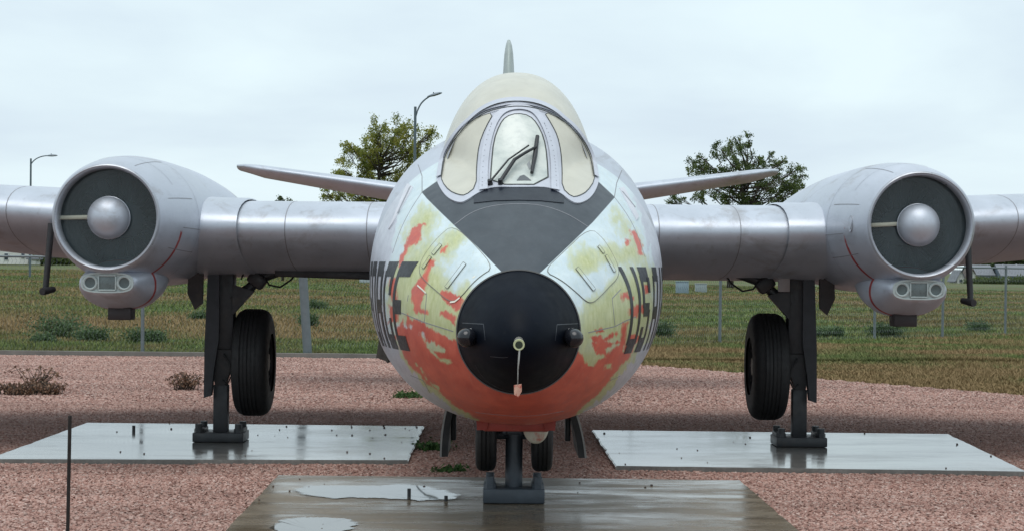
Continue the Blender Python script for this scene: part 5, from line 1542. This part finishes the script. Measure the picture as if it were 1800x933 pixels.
# dry weeds and green tufts on the gravel
def weed(name, label, cat, pts, D, mat, seed, n, curl, hz, group=None):
    rg = np.random.default_rng(seed)
    c = G(*pts[0]); root = empty(name, (c.x, c.y, .0)); tag(root, label, cat, group)
    D_ = []
    for (px, py) in pts:
        b = G(px, py)
        for _ in range(n):
            a = rg.uniform(0, 6.28); h = hz * rg.uniform(.4, 1.1)
            p0 = Vector((b.x + rg.normal(0, .05), b.y + rg.normal(0, .05), .0)); dv = Vector((math.cos(a), math.sin(a), 0))
            q = [p0, p0 + dv * h * .25 + Vector((0, 0, h * .55)), p0 + dv * h * (.5 + curl * .3) + Vector((0, 0, h * .95)), p0 + dv * h * (.75 + curl) + Vector((0, 0, h * (.95 - curl * .7)))]
            D_.append(tube_data([v + Vector(rg.normal(0, .008, 3)) for v in q], [.006, .005, .004, .002], 4, False))
    st = mesh('stems', *merge(D_), bark_m if mat is leaf_dry else None, root)
    if mat is not leaf_dry: st.data.materials.append(plain('weed_stem', (.05, .11, .03), .7))
    C_ = np.array([tuple(v.co) for v in st.data.vertices]); C_ = C_ + rg.normal(0, .012, C_.shape)
    C_ = C_[rg.random(len(C_)) < .9]
    leaves_mesh('leaves', C_, rg.uniform(.012, .030, len(C_)), rg.random(len(C_)), mat, root, rg)
weed('dry_weed', 'long clump of dead brown weeds on gravel at far left', 'weed', [(12, 694), (28, 695), (42, 695), (56, 694), (68, 692), (80, 694), (94, 693)], 0, leaf_dry, 1, 16, .35, .16, 'dead weeds on the gravel')
weed('dry_weed', 'tall dead weed rising from the long clump at far left', 'weed', [(66, 690), (71, 690)], 0, leaf_dry, 2, 14, .2, .33, 'dead weeds on the gravel')
weed('dry_weed', 'small clump of dead weeds left of the landing gear', 'weed', [(314, 686), (324, 685), (334, 686), (326, 683)], 0, leaf_dry, 3, 13, .3, .22, 'dead weeds on the gravel')
weed('weed_tuft', 'green weed tuft on gravel left of the nose', 'weed', [(704, 700), (714, 699), (724, 700)], 0, leaf_green, 4, 12, .8, .08, 'green weeds in the gravel')
weed('weed_tuft', 'green weed tuft beside the left nose bay door', 'weed', [(752, 792), (764, 790), (772, 793)], 0, leaf_green, 5, 12, .8, .07, 'green weeds in the gravel')
weed('weed_tuft', 'green weed tuft behind the nose wheel pad', 'weed', [(800, 829), (790, 830)], 0, leaf_green, 6, 10, .8, .05, 'green weeds in the gravel')

# ------------------------------------------------------------------ foreground stake, utility boxes, sign, pad bolts
sk = P(123, 730, 9.0); sb = P(119, 933, 9.0)
dirv = (sb - sk) / (sk.z - sb.z)
gb = sk + dirv * (sk.z + .1)
o = tube('stake', [gb, sk.lerp(gb, .5), sk], [.0085, .0085, .0085], stake_m, None, 10)
tag(o, 'thin dark metal stake standing in the near left gravel', 'stake')
def util(label, px, py, D, w, h, mt):
    c = P(px, py, D); z0 = c.z; s = D / F
    root = empty('utility_box', (c.x, D, z0)); tag(root, label, 'utility box', 'utility boxes in the field')
    zz = zg(c.x, D) - .1
    box('cabinet', (c.x, D, (zz + z0 + h * s) / 2), (w * s, w * s * .6, z0 + h * s - zz), mt, root, .03)
    box('lid', (c.x, D, z0 + h * s + .03), (w * s * 1.06, w * s * .66, .06), mt, root, .01)
util('pale blue-grey utility box right of the fuselage under the wing', 1199, 508, 140, 22, 13, plain('box_blue', (.22, .29, .34), .5))
util('low pale utility box beside the blue-grey one', 1232, 505, 150, 20, 6, plain('box_pale', (.26, .30, .31), .5))
util('small white cabinet left of the fuselage below the wing', 641, 497, 150, 18, 9, plain('box_white', (.36, .40, .42), .5))
for px, py, z in ((235, 758, PAD_T),):
    c = G(px, py, z); o = tube('pad_pin', [(c.x, c.y, z - .02), (c.x, c.y, z + .06)], .016, gear_m, None, 10)
    tag(o, 'short steel pin standing on the left wheel pad', 'pin', 'steel pins on the pads')
for px, py, lab in ((719, 874, 'taller steel pin standing in the puddle on the nose pad'), (784, 880, 'short steel pin at the puddle edge near the base plate')):
    c = G(px, py, .035); hh = .065 if px < 750 else .038
    o = tube('pad_pin', [(c.x, c.y, .02), (c.x, c.y, .035 + hh)], .013, gear_m, None, 10)
    tag(o, lab, 'pin', 'steel pins on the pads')
#SECTION end
